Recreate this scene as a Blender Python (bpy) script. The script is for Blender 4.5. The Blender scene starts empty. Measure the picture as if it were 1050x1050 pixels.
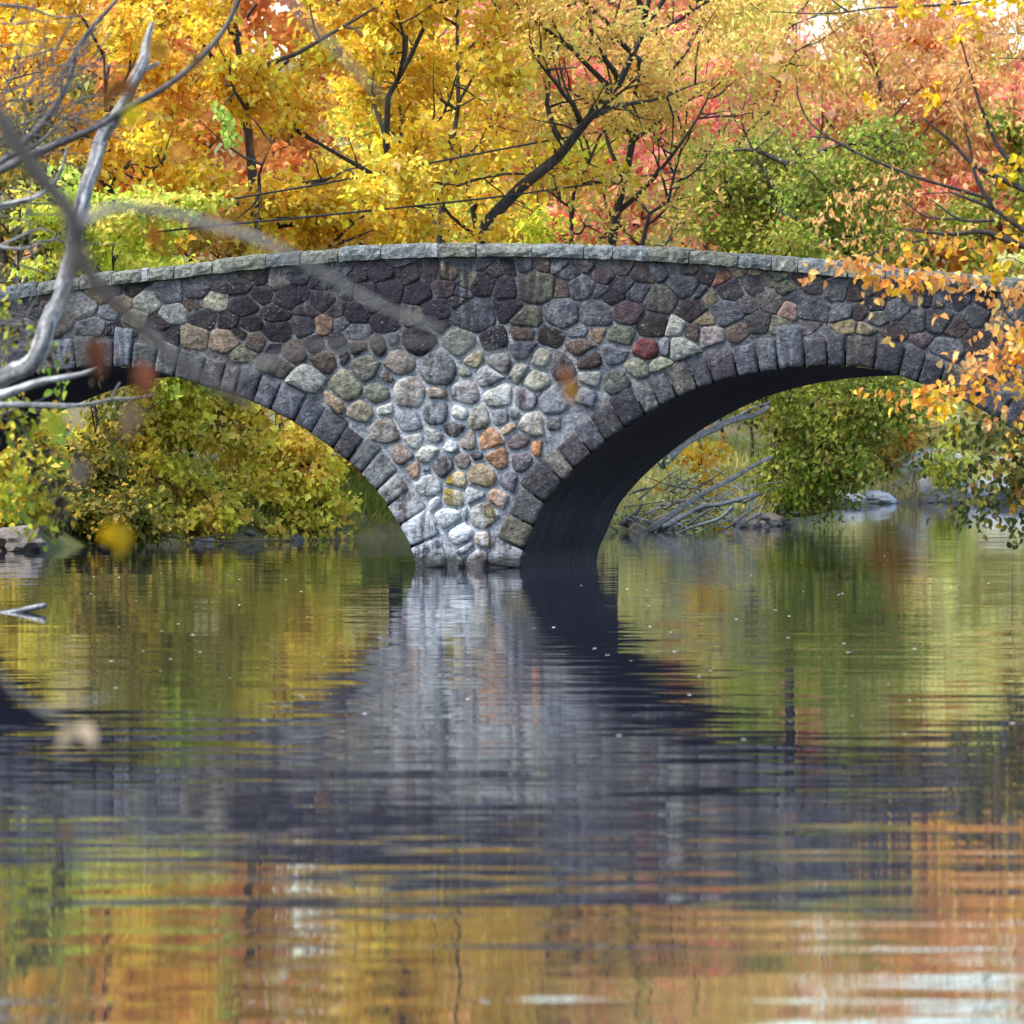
import bpy, math, random
import numpy as np
from mathutils import Vector, noise as mnoise

R = math.radians
sc = bpy.context.scene
COL = sc.collection

# ------------------------------------------------------------------ camera, sky, sun, exposure
F = 6120.0            # focal length in photo pixels (photo is 1050 wide)
CAM_Z = 1.97
HOR = 448.0           # photo row of the horizon
cam_d = bpy.data.cameras.new('camera')
cam = bpy.data.objects.new('camera', cam_d)
COL.objects.link(cam)
cam.location = (0, 0, CAM_Z)
cam.rotation_euler = (R(90), 0, 0)
cam_d.sensor_width = 36
cam_d.lens = 36 * F / 1050
cam_d.shift_y = -(525 - HOR) / 1050
cam_d.clip_start = 0.1
cam_d.clip_end = 3000
cam_d.dof.use_dof = True
cam_d.dof.focus_distance = 88
cam_d.dof.aperture_fstop = 5.0
sc.camera = cam

SUN_EL, SUN_AZ = 58.0, 246.0      # azimuth clockwise from +Y: high on the left, a little behind the camera
world = bpy.data.worlds.new('World')
sc.world = world
world.use_nodes = True
wn = world.node_tree.nodes
wl = world.node_tree.links
bg = wn['Background']
sky = wn.new('ShaderNodeTexSky')
sky.sky_type = 'NISHITA'
sky.sun_disc = False
sky.sun_elevation = R(SUN_EL)
sky.sun_rotation = R(SUN_AZ)
sky.air_density = 1.3
sky.dust_density = 1.5
sky.ozone_density = 1.6
wl.new(sky.outputs[0], bg.inputs['Color'])
bg.inputs['Strength'].default_value = 0.15

sun_d = bpy.data.lights.new('sun', 'SUN')
sun = bpy.data.objects.new('sun', sun_d)
COL.objects.link(sun)
sun_d.energy = 2.2
sun_d.angle = R(22)
sun_d.color = (1.0, 0.95, 0.88)
_d = Vector((math.sin(R(SUN_AZ)) * math.cos(R(SUN_EL)), math.cos(R(SUN_AZ)) * math.cos(R(SUN_EL)), math.sin(R(SUN_EL))))
sun.rotation_euler = _d.to_track_quat('Z', 'Y').to_euler()

sc.view_settings.view_transform = 'Standard'
sc.view_settings.look = 'None'
sc.view_settings.gamma = 1
sc.view_settings.exposure = 1.55
sc.render.engine = 'CYCLES'
sc.cycles.use_denoising = True
sc.cycles.max_bounces = 7
sc.cycles.diffuse_bounces = 4
sc.cycles.glossy_bounces = 3
sc.cycles.transmission_bounces = 4
sc.cycles.transparent_max_bounces = 6
sc.cycles.caustics_reflective = False
sc.cycles.caustics_refractive = False

# ------------------------------------------------------------------ helpers
def lin(c):
    a = np.asarray(c, float) / 255.0
    return np.where(a <= 0.04045, a / 12.92, ((a + 0.055) / 1.055) ** 2.4)

def at(px, py, Y):
    """point at depth Y that the photograph shows at pixel (px, py)"""
    return np.array([(px - 525) / F * Y, Y, CAM_Z - (py - HOR) / F * Y])

def link(name, me, mat=None, parent=None):
    if mat is not None:
        me.materials.append(mat)
    o = bpy.data.objects.new(name, me)
    COL.objects.link(o)
    if parent is not None:
        o.parent = parent
    return o

def tag(o, label=None, cat=None, group=None, kind=None):
    if label: o['label'] = label
    if cat: o['category'] = cat
    if group: o['group'] = group
    if kind: o['kind'] = kind
    return o

def empty(name, loc, label, cat, group=None):
    o = bpy.data.objects.new(name, None)
    o.empty_display_size = 0.3
    COL.objects.link(o)
    o.location = tuple(float(v) for v in loc)
    return tag(o, label, cat, group)

class MB:
    """collects vertices, faces and per-vertex colours for ONE mesh"""
    def __init__(self):
        self.v, self.f, self.c, self.n = [], [], [], 0
    def add(self, verts, faces, col=None):
        verts = np.asarray(verts, float)
        self.v.append(verts)
        b = self.n
        self.f.extend([tuple(i + b for i in f) for f in faces])
        if col is None:
            col = (0.5, 0.5, 0.5, 0)
        col = np.asarray(col, float)
        if col.ndim == 1:
            if len(col) == 3: col = np.append(col, 0)
            col = np.tile(col, (len(verts), 1))
        elif col.shape[1] == 3:
            col = np.hstack([col, np.zeros((len(col), 1))])
        self.c.append(col)
        self.n += len(verts)
    def tube(self, pts, rad, sides=6, col=None, cap=True, wob=0.0, rng=None, grain=False):
        pts = [Vector(tuple(p)) for p in pts]
        k = len(pts)
        if np.isscalar(rad): rad = [rad] * k
        V, Fc = [], []
        t = (pts[1] - pts[0]).normalized()
        a = t.cross(Vector((0.31, 0.17, 0.93)))
        if a.length < 1e-4: a = t.cross(Vector((1, 0, 0)))
        a.normalize()
        for i in range(k):
            if i == 0: t = pts[1] - pts[0]
            elif i == k - 1: t = pts[i] - pts[i - 1]
            else: t = pts[i + 1] - pts[i - 1]
            t.normalize()
            a = (a - t * a.dot(t)); a.normalize()
            b = t.cross(a)
            for s in range(sides):
                g = 2 * math.pi * s / sides
                r = rad[i]
                if wob and rng is not None: r *= 1 + rng.uniform(-wob, wob)
                q = pts[i] + (a * math.cos(g) + b * math.sin(g)) * r
                V.append(q[:])
        if grain:
            base_ = [rng.choice([0.16, 0.3, 0.5, 0.62, 0.72]) for _ in range(sides)]
            col = []
            for i in range(k):
                for s in range(sides):
                    if rng.random() < 0.18: base_[s] = rng.choice([0.12, 0.25, 0.45, 0.6, 0.75])
                    col.append((base_[s] * 1.02, base_[s], base_[s] * 0.97, 1))
        for i in range(k - 1):
            for s in range(sides):
                s2 = (s + 1) % sides
                Fc.append((i * sides + s, i * sides + s2, (i + 1) * sides + s2, (i + 1) * sides + s))
        if cap:
            Fc.append(tuple(range(sides - 1, -1, -1)))
            Fc.append(tuple((k - 1) * sides + s for s in range(sides)))
        self.add(V, Fc, col)
    def build(self, name, mat, parent=None, smooth=True, origin=None):
        me = bpy.data.meshes.new(name)
        V = np.vstack(self.v) if self.v else np.zeros((0, 3))
        if origin is not None: V = V - np.asarray(origin, float)
        me.from_pydata(V.tolist(), [], self.f)
        ca = me.color_attributes.new('col', 'FLOAT_COLOR', 'POINT')
        C = np.vstack(self.c)
        ca.data.foreach_set('color', C.astype(np.float32).ravel())
        if smooth:
            me.polygons.foreach_set('use_smooth', [True] * len(me.polygons))
        me.update()
        return link(name, me, mat, parent)

def smooth_path(pts, n):
    """Catmull-Rom resample by arc length"""
    P = np.asarray(pts, float)
    P = np.vstack([2 * P[0] - P[1], P, 2 * P[-1] - P[-2]])
    out = []
    for i in range(1, len(P) - 2):
        p0, p1, p2, p3 = P[i - 1], P[i], P[i + 1], P[i + 2]
        for t in np.linspace(0, 1, 16, endpoint=False):
            out.append(0.5 * ((2 * p1) + (-p0 + p2) * t + (2 * p0 - 5 * p1 + 4 * p2 - p3) * t ** 2 + (-p0 + 3 * p1 - 3 * p2 + p3) * t ** 3))
    out.append(P[-2])
    out = np.array(out)
    d = np.r_[0, np.cumsum(np.linalg.norm(np.diff(out, axis=0), axis=1))]
    q = np.linspace(0, d[-1], n)
    return np.stack([np.interp(q, d, out[:, j]) for j in range(out.shape[1])], 1)

# ------------------------------------------------------------------ materials
def new_mat(name):
    m = bpy.data.materials.new(name)
    m.use_nodes = True
    nt = m.node_tree
    b = nt.nodes['Principled BSDF']
    return m, nt, b, (lambda t: nt.nodes.new(t)), nt.links.new

def n_noise(N, L, vec, scale, detail=4, rough=0.55):
    t = N('ShaderNodeTexNoise')
    t.inputs['Scale'].default_value = scale
    t.inputs['Detail'].default_value = detail
    t.inputs['Roughness'].default_value = rough
    if vec is not None: L(vec, t.inputs['Vector'])
    return t.outputs['Fac']

def n_map(N, L, vec, scale):
    t = N('ShaderNodeMapping')
    t.inputs['Scale'].default_value = scale
    L(vec, t.inputs['Vector'])
    return t.outputs['Vector']

def n_range(N, L, v, a, b, c, d):
    t = N('ShaderNodeMapRange')
    L(v, t.inputs['Value'])
    for k, x in zip(('From Min', 'From Max', 'To Min', 'To Max'), (a, b, c, d)):
        t.inputs[k].default_value = x
    return t.outputs['Result']

def n_math(N, L, op, a, b):
    t = N('ShaderNodeMath'); t.operation = op
    for i, x in enumerate((a, b)):
        if hasattr(x, 'links') or hasattr(x, 'is_linked'): L(x, t.inputs[i])
        else: t.inputs[i].default_value = x
    return t.outputs[0]

def n_mix(N, L, fac, a, b, mode='MIX'):
    t = N('ShaderNodeMix'); t.data_type = 'RGBA'; t.blend_type = mode
    for k, x in ((0, fac), (6, a), (7, b)):
        if hasattr(x, 'is_linked'): L(x, t.inputs[k])
        elif k == 0: t.inputs[k].default_value = x
        else: t.inputs[k].default_value = (*x, 1)
    return t.outputs[2]

def n_bump(N, L, h, strength, dist):
    t = N('ShaderNodeBump')
    t.inputs['Strength'].default_value = strength
    t.inputs['Distance'].default_value = dist
    L(h, t.inputs['Height'])
    return t.outputs['Normal']

def stone_material(name, gain=1.0):
    """colour attribute: rgb = the stone's own colour; alpha 0..1 lime bloom (above .5) / soot (below .5)"""
    m, nt, b, N, L = new_mat(name)
    at_ = N('ShaderNodeAttribute'); at_.attribute_name = 'col'
    tc = N('ShaderNodeTexCoord'); P = tc.outputs['Object']
    fine = n_noise(N, L, P, 15, 6, 0.72)
    mid = n_noise(N, L, P, 4.5, 5, 0.65)
    speck = n_noise(N, L, P, 34, 4, 0.65)
    streak = n_noise(N, L, n_map(N, L, P, (9, 9, 1.3)), 1.0, 5, 0.65)
    c = n_mix(N, L, n_range(N, L, mid, 0.3, 0.7, 0.0, 1.0), (0.58, 0.57, 0.62), (1.42, 1.38, 1.3))
    c = n_mix(N, L, 1.0, at_.outputs['Color'], c, 'MULTIPLY')
    c2 = n_mix(N, L, n_range(N, L, fine, 0.33, 0.67, 0, 1), (0.34, 0.34, 0.38), (1.7, 1.68, 1.6))
    c = n_mix(N, L, 1.0, c, c2, 'MULTIPLY')
    # lichen freckles
    lich = n_math(N, L, 'MULTIPLY', n_range(N, L, speck, 0.58, 0.66, 0, 1), n_range(N, L, mid, 0.47, 0.57, 0, 0.7))
    c = n_mix(N, L, lich, c, (0.42, 0.44, 0.42))
    al = at_.outputs['Alpha']
    soot = n_math(N, L, 'MULTIPLY', n_range(N, L, al, 0.5, 0.0, 0, 1), n_range(N, L, streak, 0.36, 0.56, 0, 1))
    c = n_mix(N, L, soot, c, (0.022, 0.018, 0.027))
    lime = n_math(N, L, 'MULTIPLY', n_range(N, L, al, 0.5, 1.0, 0, 1.0), n_range(N, L, n_math(N, L, 'MULTIPLY', n_math(N, L, 'ADD', streak, mid), 0.5), 0.42, 0.56, 0, 1))
    c = n_mix(N, L, lime, c, (0.66, 0.69, 0.72))
    # wet band just above the water (the bridge's origin lies .9 m below it)
    sz = N('ShaderNodeSeparateXYZ'); L(P, sz.inputs[0])
    wet = n_range(N, L, n_math(N, L, 'ADD', sz.outputs[2], n_math(N, L, 'MULTIPLY', mid, 0.22)), 1.14, 1.26, 0.85, 0.0)
    c = n_mix(N, L, wet, c, (0.03, 0.027, 0.022))
    L(c, b.inputs['Base Color'])
    b.inputs['Roughness'].default_value = 0.85
    b.inputs['Specular IOR Level'].default_value = 0.3
    h = n_math(N, L, 'ADD', n_math(N, L, 'MULTIPLY', fine, 0.5), mid)
    L(n_bump(N, L, h, 1.0, 0.09), b.inputs['Normal'])
    return m

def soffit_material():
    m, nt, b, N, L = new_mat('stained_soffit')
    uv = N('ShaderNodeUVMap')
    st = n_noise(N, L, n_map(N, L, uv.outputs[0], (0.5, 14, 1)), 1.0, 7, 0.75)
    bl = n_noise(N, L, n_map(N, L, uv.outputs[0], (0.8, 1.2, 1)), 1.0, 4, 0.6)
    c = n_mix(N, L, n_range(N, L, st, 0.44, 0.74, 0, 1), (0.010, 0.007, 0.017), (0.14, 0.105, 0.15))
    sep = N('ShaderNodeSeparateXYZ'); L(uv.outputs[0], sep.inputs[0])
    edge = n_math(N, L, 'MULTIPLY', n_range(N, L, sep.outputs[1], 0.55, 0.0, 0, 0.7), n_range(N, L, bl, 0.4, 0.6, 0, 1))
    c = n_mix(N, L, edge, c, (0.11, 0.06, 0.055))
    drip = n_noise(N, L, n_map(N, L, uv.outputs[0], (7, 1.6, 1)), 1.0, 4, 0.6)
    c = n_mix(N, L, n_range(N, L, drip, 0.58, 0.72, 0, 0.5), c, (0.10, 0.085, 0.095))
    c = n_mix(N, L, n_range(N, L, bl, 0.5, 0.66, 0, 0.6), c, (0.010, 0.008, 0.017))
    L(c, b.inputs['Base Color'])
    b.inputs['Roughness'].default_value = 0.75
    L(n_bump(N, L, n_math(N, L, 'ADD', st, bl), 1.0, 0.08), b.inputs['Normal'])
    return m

def bark_material(name, dark, light, scale=14, stretch=0.18, streaks=False):
    m, nt, b, N, L = new_mat(name)
    tc = N('ShaderNodeTexCoord')
    v = n_noise(N, L, n_map(N, L, tc.outputs['Object'], (1, 1, stretch)), scale, 6, 0.7)
    w = n_noise(N, L, tc.outputs['Object'], scale * 0.25, 3, 0.6)
    c = n_mix(N, L, n_range(N, L, v, 0.35, 0.65, 0, 1), dark, light)
    c = n_mix(N, L, n_range(N, L, w, 0.4, 0.75, 0, 0.6), c, tuple(x * 0.6 for x in dark))
    h = v
    if streaks:      # weathered grain that runs along the limb, kept as a colour attribute
        a_ = N('ShaderNodeAttribute'); a_.attribute_name = 'col'
        g = n_mix(N, L, 1.0, a_.outputs['Color'], (2, 2, 2), 'MULTIPLY')
        c = n_mix(N, L, 1.0, c, g, 'MULTIPLY')
        h = n_math(N, L, 'ADD', v, a_.outputs['Fac'])
    L(c, b.inputs['Base Color'])
    b.inputs['Roughness'].default_value = 0.9
    L(n_bump(N, L, h, 0.8, 0.02), b.inputs['Normal'])
    return m

def leaf_material(name, trans=0.42):
    m, nt, b, N, L = new_mat(name)
    at_ = N('ShaderNodeAttribute'); at_.attribute_name = 'col'
    L(at_.outputs['Color'], b.inputs['Base Color'])
    b.inputs['Roughness'].default_value = 0.55
    b.inputs['Specular IOR Level'].default_value = 0.25
    tr = N('ShaderNodeBsdfTranslucent')
    L(at_.outputs['Color'], tr.inputs['Color'])
    mx = N('ShaderNodeMixShader'); mx.inputs[0].default_value = trans
    L(b.outputs[0], mx.inputs[1]); L(tr.outputs[0], mx.inputs[2])
    L(mx.outputs[0], nt.nodes['Material Output'].inputs['Surface'])
    return m

def ground_material():
    m, nt, b, N, L = new_mat('leaf_strewn_ground')
    tc = N('ShaderNodeTexCoord'); P = tc.outputs['Object']
    a = n_noise(N, L, P, 0.35, 4)
    f = n_noise(N, L, P, 6, 6, 0.7)
    g = n_noise(N, L, P, 22, 3, 0.7)
    c = n_mix(N, L, n_range(N, L, a, 0.42, 0.58, 0, 1), (0.13, 0.11, 0.05), (0.12, 0.14, 0.04))
    c = n_mix(N, L, n_range(N, L, f, 0.5, 0.66, 0, 1), c, (0.26, 0.15, 0.04))
    c = n_mix(N, L, n_range(N, L, g, 0.58, 0.66, 0, 0.8), c, (0.04, 0.03, 0.02))
    L(c, b.inputs['Base Color'])
    b.inputs['Roughness'].default_value = 0.95
    L(n_bump(N, L, f, 0.8, 0.1), b.inputs['Normal'])
    return m

def water_material():
    m, nt, b, N, L = new_mat('pond_water')
    b.inputs['Base Color'].default_value = (0.014, 0.016, 0.028, 1)
    b.inputs['Roughness'].default_value = 0.02
    b.inputs['IOR'].default_value = 1.45
    geo = N('ShaderNodeNewGeometry'); P = geo.outputs['Position']
    # long crests drawn across the view, slightly bent
    def slope(sc_, seed, dist=0.0):
        mp = N('ShaderNodeMapping')
        mp.inputs['Scale'].default_value = sc_
        mp.inputs['Location'].default_value = (seed, seed * 0.7, 0)
        mp.inputs['Rotation'].default_value = (0, 0, R(4))
        L(P, mp.inputs['Vector'])
        t = N('ShaderNodeTexNoise')
        t.inputs['Scale'].default_value = 1.0
        t.inputs['Detail'].default_value = 3.0
        t.inputs['Roughness'].default_value = 0.55
        t.inputs['Distortion'].default_value = dist
        L(mp.outputs['Vector'], t.inputs['Vector'])
        return n_range(N, L, t.outputs['Fac'], 0, 1, -1, 1)
    patch = n_noise(N, L, n_map(N, L, P, (0.12, 0.05, 1)), 1.0, 2)
    patch = n_range(N, L, patch, 0.3, 0.7, 0.45, 1.3)
    sp_ = N('ShaderNodeSeparateXYZ'); L(P, sp_.inputs[0])
    patch = n_math(N, L, 'MULTIPLY', patch, n_range(N, L, sp_.outputs[1], 25, 70, 1.5, 1.0))
    s1 = n_math(N, L, 'MULTIPLY', slope((0.26, 1.6, 1), 3.1, 0.3), WAVE_A)
    s2 = n_math(N, L, 'MULTIPLY', slope((0.9, 4.2, 1), 17.3, 0.4), WAVE_B)
    sy = n_math(N, L, 'MULTIPLY', n_math(N, L, 'ADD', s1, s2), patch)
    sx = n_math(N, L, 'MULTIPLY', slope((0.5, 1.6, 1), 41.0), WAVE_A * 0.8)
    cb = N('ShaderNodeCombineXYZ')
    L(sx, cb.inputs[0]); L(sy, cb.inputs[1]); cb.inputs[2].default_value = 1.0
    nm = N('ShaderNodeVectorMath'); nm.operation = 'NORMALIZE'
    L(cb.outputs[0], nm.inputs[0])
    L(nm.outputs[0], b.inputs['Normal'])
    return m

WAVE_A, WAVE_B = 0.0145, 0.016

M_STONE = stone_material('field_stone')
M_MORTAR = stone_material('lime_mortar')
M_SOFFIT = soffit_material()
M_BARK = bark_material('dark_bark', (0.018, 0.014, 0.013), (0.075, 0.06, 0.055))
M_GREYBARK = bark_material('grey_bark', (0.05, 0.045, 0.045), (0.16, 0.145, 0.14))
M_SNAG = bark_material('weathered_bare_wood', (0.16, 0.155, 0.155), (0.50, 0.50, 0.51), 20, 0.6, True)
M_TWIG = bark_material('twig_bark', (0.09, 0.083, 0.08), (0.30, 0.29, 0.28))
M_DARKTWIG = bark_material('dark_twig_bark', (0.03, 0.024, 0.022), (0.10, 0.085, 0.078))
M_LEAF = leaf_material('autumn_leaf')
M_GROUND = ground_material()
M_WATER = water_material()
M_ROCK = bark_material('pale_rock', (0.26, 0.26, 0.27), (0.60, 0.60, 0.61), 2.2, 1.0)
M_BROWNROCK = bark_material('brown_rock', (0.10, 0.085, 0.07), (0.24, 0.2, 0.17), 2.5, 1.0)
M_CONC = bark_material('weathered_concrete', (0.26, 0.26, 0.27), (0.40, 0.40, 0.41), 1.2, 1.0)
M_CABLE = bark_material('black_cable', (0.012, 0.012, 0.014), (0.03, 0.03, 0.032), 3, 1)

# ------------------------------------------------------------------ terrain
_SX = [-300, -120, -60, 0, 60, 200, 340, 420, 500, 640, 790, 812, 850, 900, 1100, 1300]
_SY = [99, 100, 102, 104, 107, 111, 114, 119, 121, 124.5, 131.5, 142, 166, 178, 180, 182]
def inland(x, y):
    k = x / np.maximum(y, 5.0)
    back = y - np.interp(k * F + 525, _SX, _SY)
    left = (-x - 0.114 * y - 0.2) * np.where(y > 0, 1, 1)
    right = x - 0.106 * y - 0.3
    near = 15.0 - y
    return np.maximum.reduce([back, left, right, near]), near

def ground_z(x, y):
    x = np.asarray(x, float); y = np.asarray(y, float)
    d, near = inland(x, y)
    wob = 0.5 * np.sin(x * 0.9 + 0.3 * y) * np.sin(y * 0.7) + 0.3 * np.sin(x * 2.3 - y * 1.1)
    d = d + 0.35 * wob
    up = np.where(d > 0, 0.38 * np.minimum(d, 1.2) + 0.10 * np.clip(d - 1.2, 0, 22) + 0.17 * np.clip(d - 45, 0, 90), np.maximum(d * 0.4, -1.6))
    up = up + np.where(d > 0.5, 0.07 * wob, 0)
    # low shelf of bank in front of the camera
    cap = np.where((y < 30) & (np.abs(x) < 6 + 0.1 * y), 0.32, 99)
    return np.minimum(up, cap)

def build_ground():
    xs = np.r_[np.linspace(-400, -40, 25), np.arange(-38, 38.1, 0.7), np.linspace(40, 400, 25)]
    ys = np.r_[np.linspace(-300, -12, 16), np.arange(-10, 98, 1.6), np.arange(98, 200, 0.7), np.linspace(202, 700, 50)]
    X, Y = np.meshgrid(xs, ys)
    Z = ground_z(X, Y)
    V = np.stack([X.ravel(), Y.ravel(), Z.ravel()], 1)
    nx, ny = len(xs), len(ys)
    i = np.arange((ny - 1) * (nx - 1)); r = i // (nx - 1); c = i % (nx - 1)
    a = r * nx + c
    Fc = np.stack([a, a + 1, a + nx + 1, a + nx], 1)
    me = bpy.data.meshes.new('ground')
    me.from_pydata(V.tolist(), [], Fc.tolist())
    me.polygons.foreach_set('use_smooth', [True] * len(me.polygons))
    tag(link('ground', me, M_GROUND), kind='structure')
build_ground()

me = bpy.data.meshes.new('water')
me.from_pydata([(-400, -60, 0), (400, -60, 0), (400, 320, 0), (-400, 320, 0)], [], [(0, 1, 2, 3)])
tag(link('water', me, M_WATER), kind='structure')

# ------------------------------------------------------------------ the bridge
SN, CS = 0.30, math.sqrt(1 - 0.09)
OX, OY = (480 - 525) / F * 90, 90.0
BW = 4.0
def face(s, t, z):
    """bridge coordinates: s along the face, t into the bridge, z up"""
    s = np.asarray(s, float)
    return np.stack([OX + s * CS + t * SN, OY - s * SN + t * CS, np.broadcast_to(z, s.shape)], -1)
def unproj(px, py):
    k = (np.asarray(px, float) - 525) / F
    s = (90 * k - OX) / (CS + k * SN)
    return s, CAM_Z - (np.asarray(py, float) - HOR) / F * (OY - s * SN)

INT_R = [(533, 588), (536, 568), (544, 549), (556, 521), (568, 504), (587, 483), (609, 463), (636, 442), (664, 424), (707, 402),
         (750, 388), (800, 379), (853, 375.5), (890, 377.5), (921, 385), (956, 398), (999, 416), (1041, 443), (1085, 478), (1125, 520), (1150, 555), (1166, 588)]
INT_L = [(427, 588), (424, 569), (416, 549), (399, 521), (379, 494), (346, 464), (302, 433), (254, 410), (219, 399), (188, 389),
         (148, 379.5), (110, 376), (60, 380), (10, 395), (-40, 418), (-90, 452), (-140, 500), (-170, 540), (-190, 588)]
TOP = [(-210, 330), (-100, 312), (0, 296), (75, 284), (154, 275), (258, 263), (320, 257), (375, 253), (421, 251), (530, 249.5), (619, 252), (718, 257),
       (790, 263), (921, 275), (995, 282), (1050, 288), (1150, 301), (1260, 318)]
def curve_sz(px):
    s, z = unproj([p[0] for p in px], [p[1] for p in px])
    return smooth_path(np.stack([s, z], 1), 120)
arcR = curve_sz(INT_R)
arcL = curve_sz(INT_L)[::-1]          # left to right
topc = curve_sz(TOP)
S0, S1 = topc[0, 0], topc[-1, 0]
def ztop(s): return np.interp(s, topc[:, 0], topc[:, 1])
COPE_H = 0.2
def arc_normals(a):
    t = np.gradient(a, axis=0); t /= np.linalg.norm(t, axis=1)[:, None]
    return np.stack([-t[:, 1], t[:, 0]], 1)     # outward (up) for left-to-right arcs
RING = 0.53
ringw = lambda n: RING - 0.07 * n[:, 1]         # a little thinner at the crown
ext = {}
for nm, a in (('L', arcL), ('R', arcR)):
    n = arc_normals(a)
    ext[nm] = (a, n, a + n * ringw(n)[:, None])

bridge = empty('stone_bridge', face(0.0, BW / 2, -0.9), 'old rubble stone bridge with two low arches standing in the pond', 'bridge')
BORG = np.array(bridge.location)
def bbuild(mb, name, mat, smooth=True):
    return mb.build(name, mat, bridge, smooth)

rs = random.Random(5)
nrs = np.random.RandomState(5)

def pxof(s, z):
    Y = OY - s * SN
    return 525 + (OX + s * CS) / Y * F, HOR + (CAM_Z - z) / Y * F

def bloom(px, py):
    """0.5 neutral, below soot, above lime bloom (stains that have their own place on the wall)"""
    lime = math.exp(-((px - 462) / 62) ** 2 - ((py - 550) / 55) ** 2) * 0.9
    lime += 0.25 * math.exp(-((px - 430) / 60) ** 2 - ((py - 420) / 70) ** 2)
    lime += 0.4 * math.exp(-((px - 520) / 60) ** 2 - ((py - 400) / 40) ** 2)
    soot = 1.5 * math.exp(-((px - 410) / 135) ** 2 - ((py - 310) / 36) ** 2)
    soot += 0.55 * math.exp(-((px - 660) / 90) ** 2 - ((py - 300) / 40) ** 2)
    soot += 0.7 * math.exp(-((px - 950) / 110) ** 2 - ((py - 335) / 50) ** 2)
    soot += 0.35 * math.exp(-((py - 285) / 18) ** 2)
    return min(1.0, max(0.0, 0.5 + 0.5 * lime - 0.5 * soot))

STONE_GAIN = 0.74
def stone(mb, poly, h, col, alpha, rnd=1, rough=0.012, back=0.03, tilt=0.015):
    """one stone of the wall: rounded outline, domed front; poly in (s, z), counter-clockwise"""
    P = np.asarray(poly, float)
    for _ in range(rnd):
        Q = np.roll(P, -1, axis=0)
        w_ = 0.2 if rnd > 1 else 0.13
        P = np.stack([P * (1 - w_) + Q * w_, P * w_ + Q * (1 - w_)], 1).reshape(-1, 2)
    # keep edges short enough to wobble
    while len(P) < 12:
        Q = np.roll(P, -1, axis=0)
        P = np.stack([P, (P + Q) / 2], 1).reshape(-1, 2)
    k = len(P)
    c = P.mean(0)
    tl = nrs.uniform(-tilt, tilt, 2) / max(0.1, np.ptp(P[:, 0]))
    wob = nrs.uniform(-1, 1, k)
    V, Fc = [], []
    rings = [(1.02, -back), (1.0, 0.35), (0.93, 0.72), (0.76, 0.93), (0.42, 1.0)]
    for (q, hh) in rings:
        X = c + (P - c) * (q + (0.025 * wob if q > 0.8 else 0)[:, None] if q > 0.8 else q)
        t = np.full(k, back if hh < 0 else -h * hh)
        if hh > 0:
            t = t - ((X - c) @ tl) * 1.0 - nrs.uniform(-rough, rough, k) * (hh if q > 0.5 else 0.6)
        V.append(face(X[:, 0], 0, X[:, 1]) + np.outer(t, [SN, CS, 0]))
    V.append(face(c[:1], 0, c[1:]) - np.outer([h], [SN, CS, 0]))
    V = np.vstack(V)
    for r in range(len(rings) - 1):
        for i in range(k):
            j = (i + 1) % k
            Fc.append((r * k + i, r * k + j, (r + 1) * k + j, (r + 1) * k + i))
    b = (len(rings) - 1) * k
    for i in range(k):
        Fc.append((b + i, b + (i + 1) % k, len(V) - 1))
    mb.add(V - BORG, Fc, (*(np.maximum(lin(col), 1e-3) ** 1.12 * 1.25 * STONE_GAIN), alpha))

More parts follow.
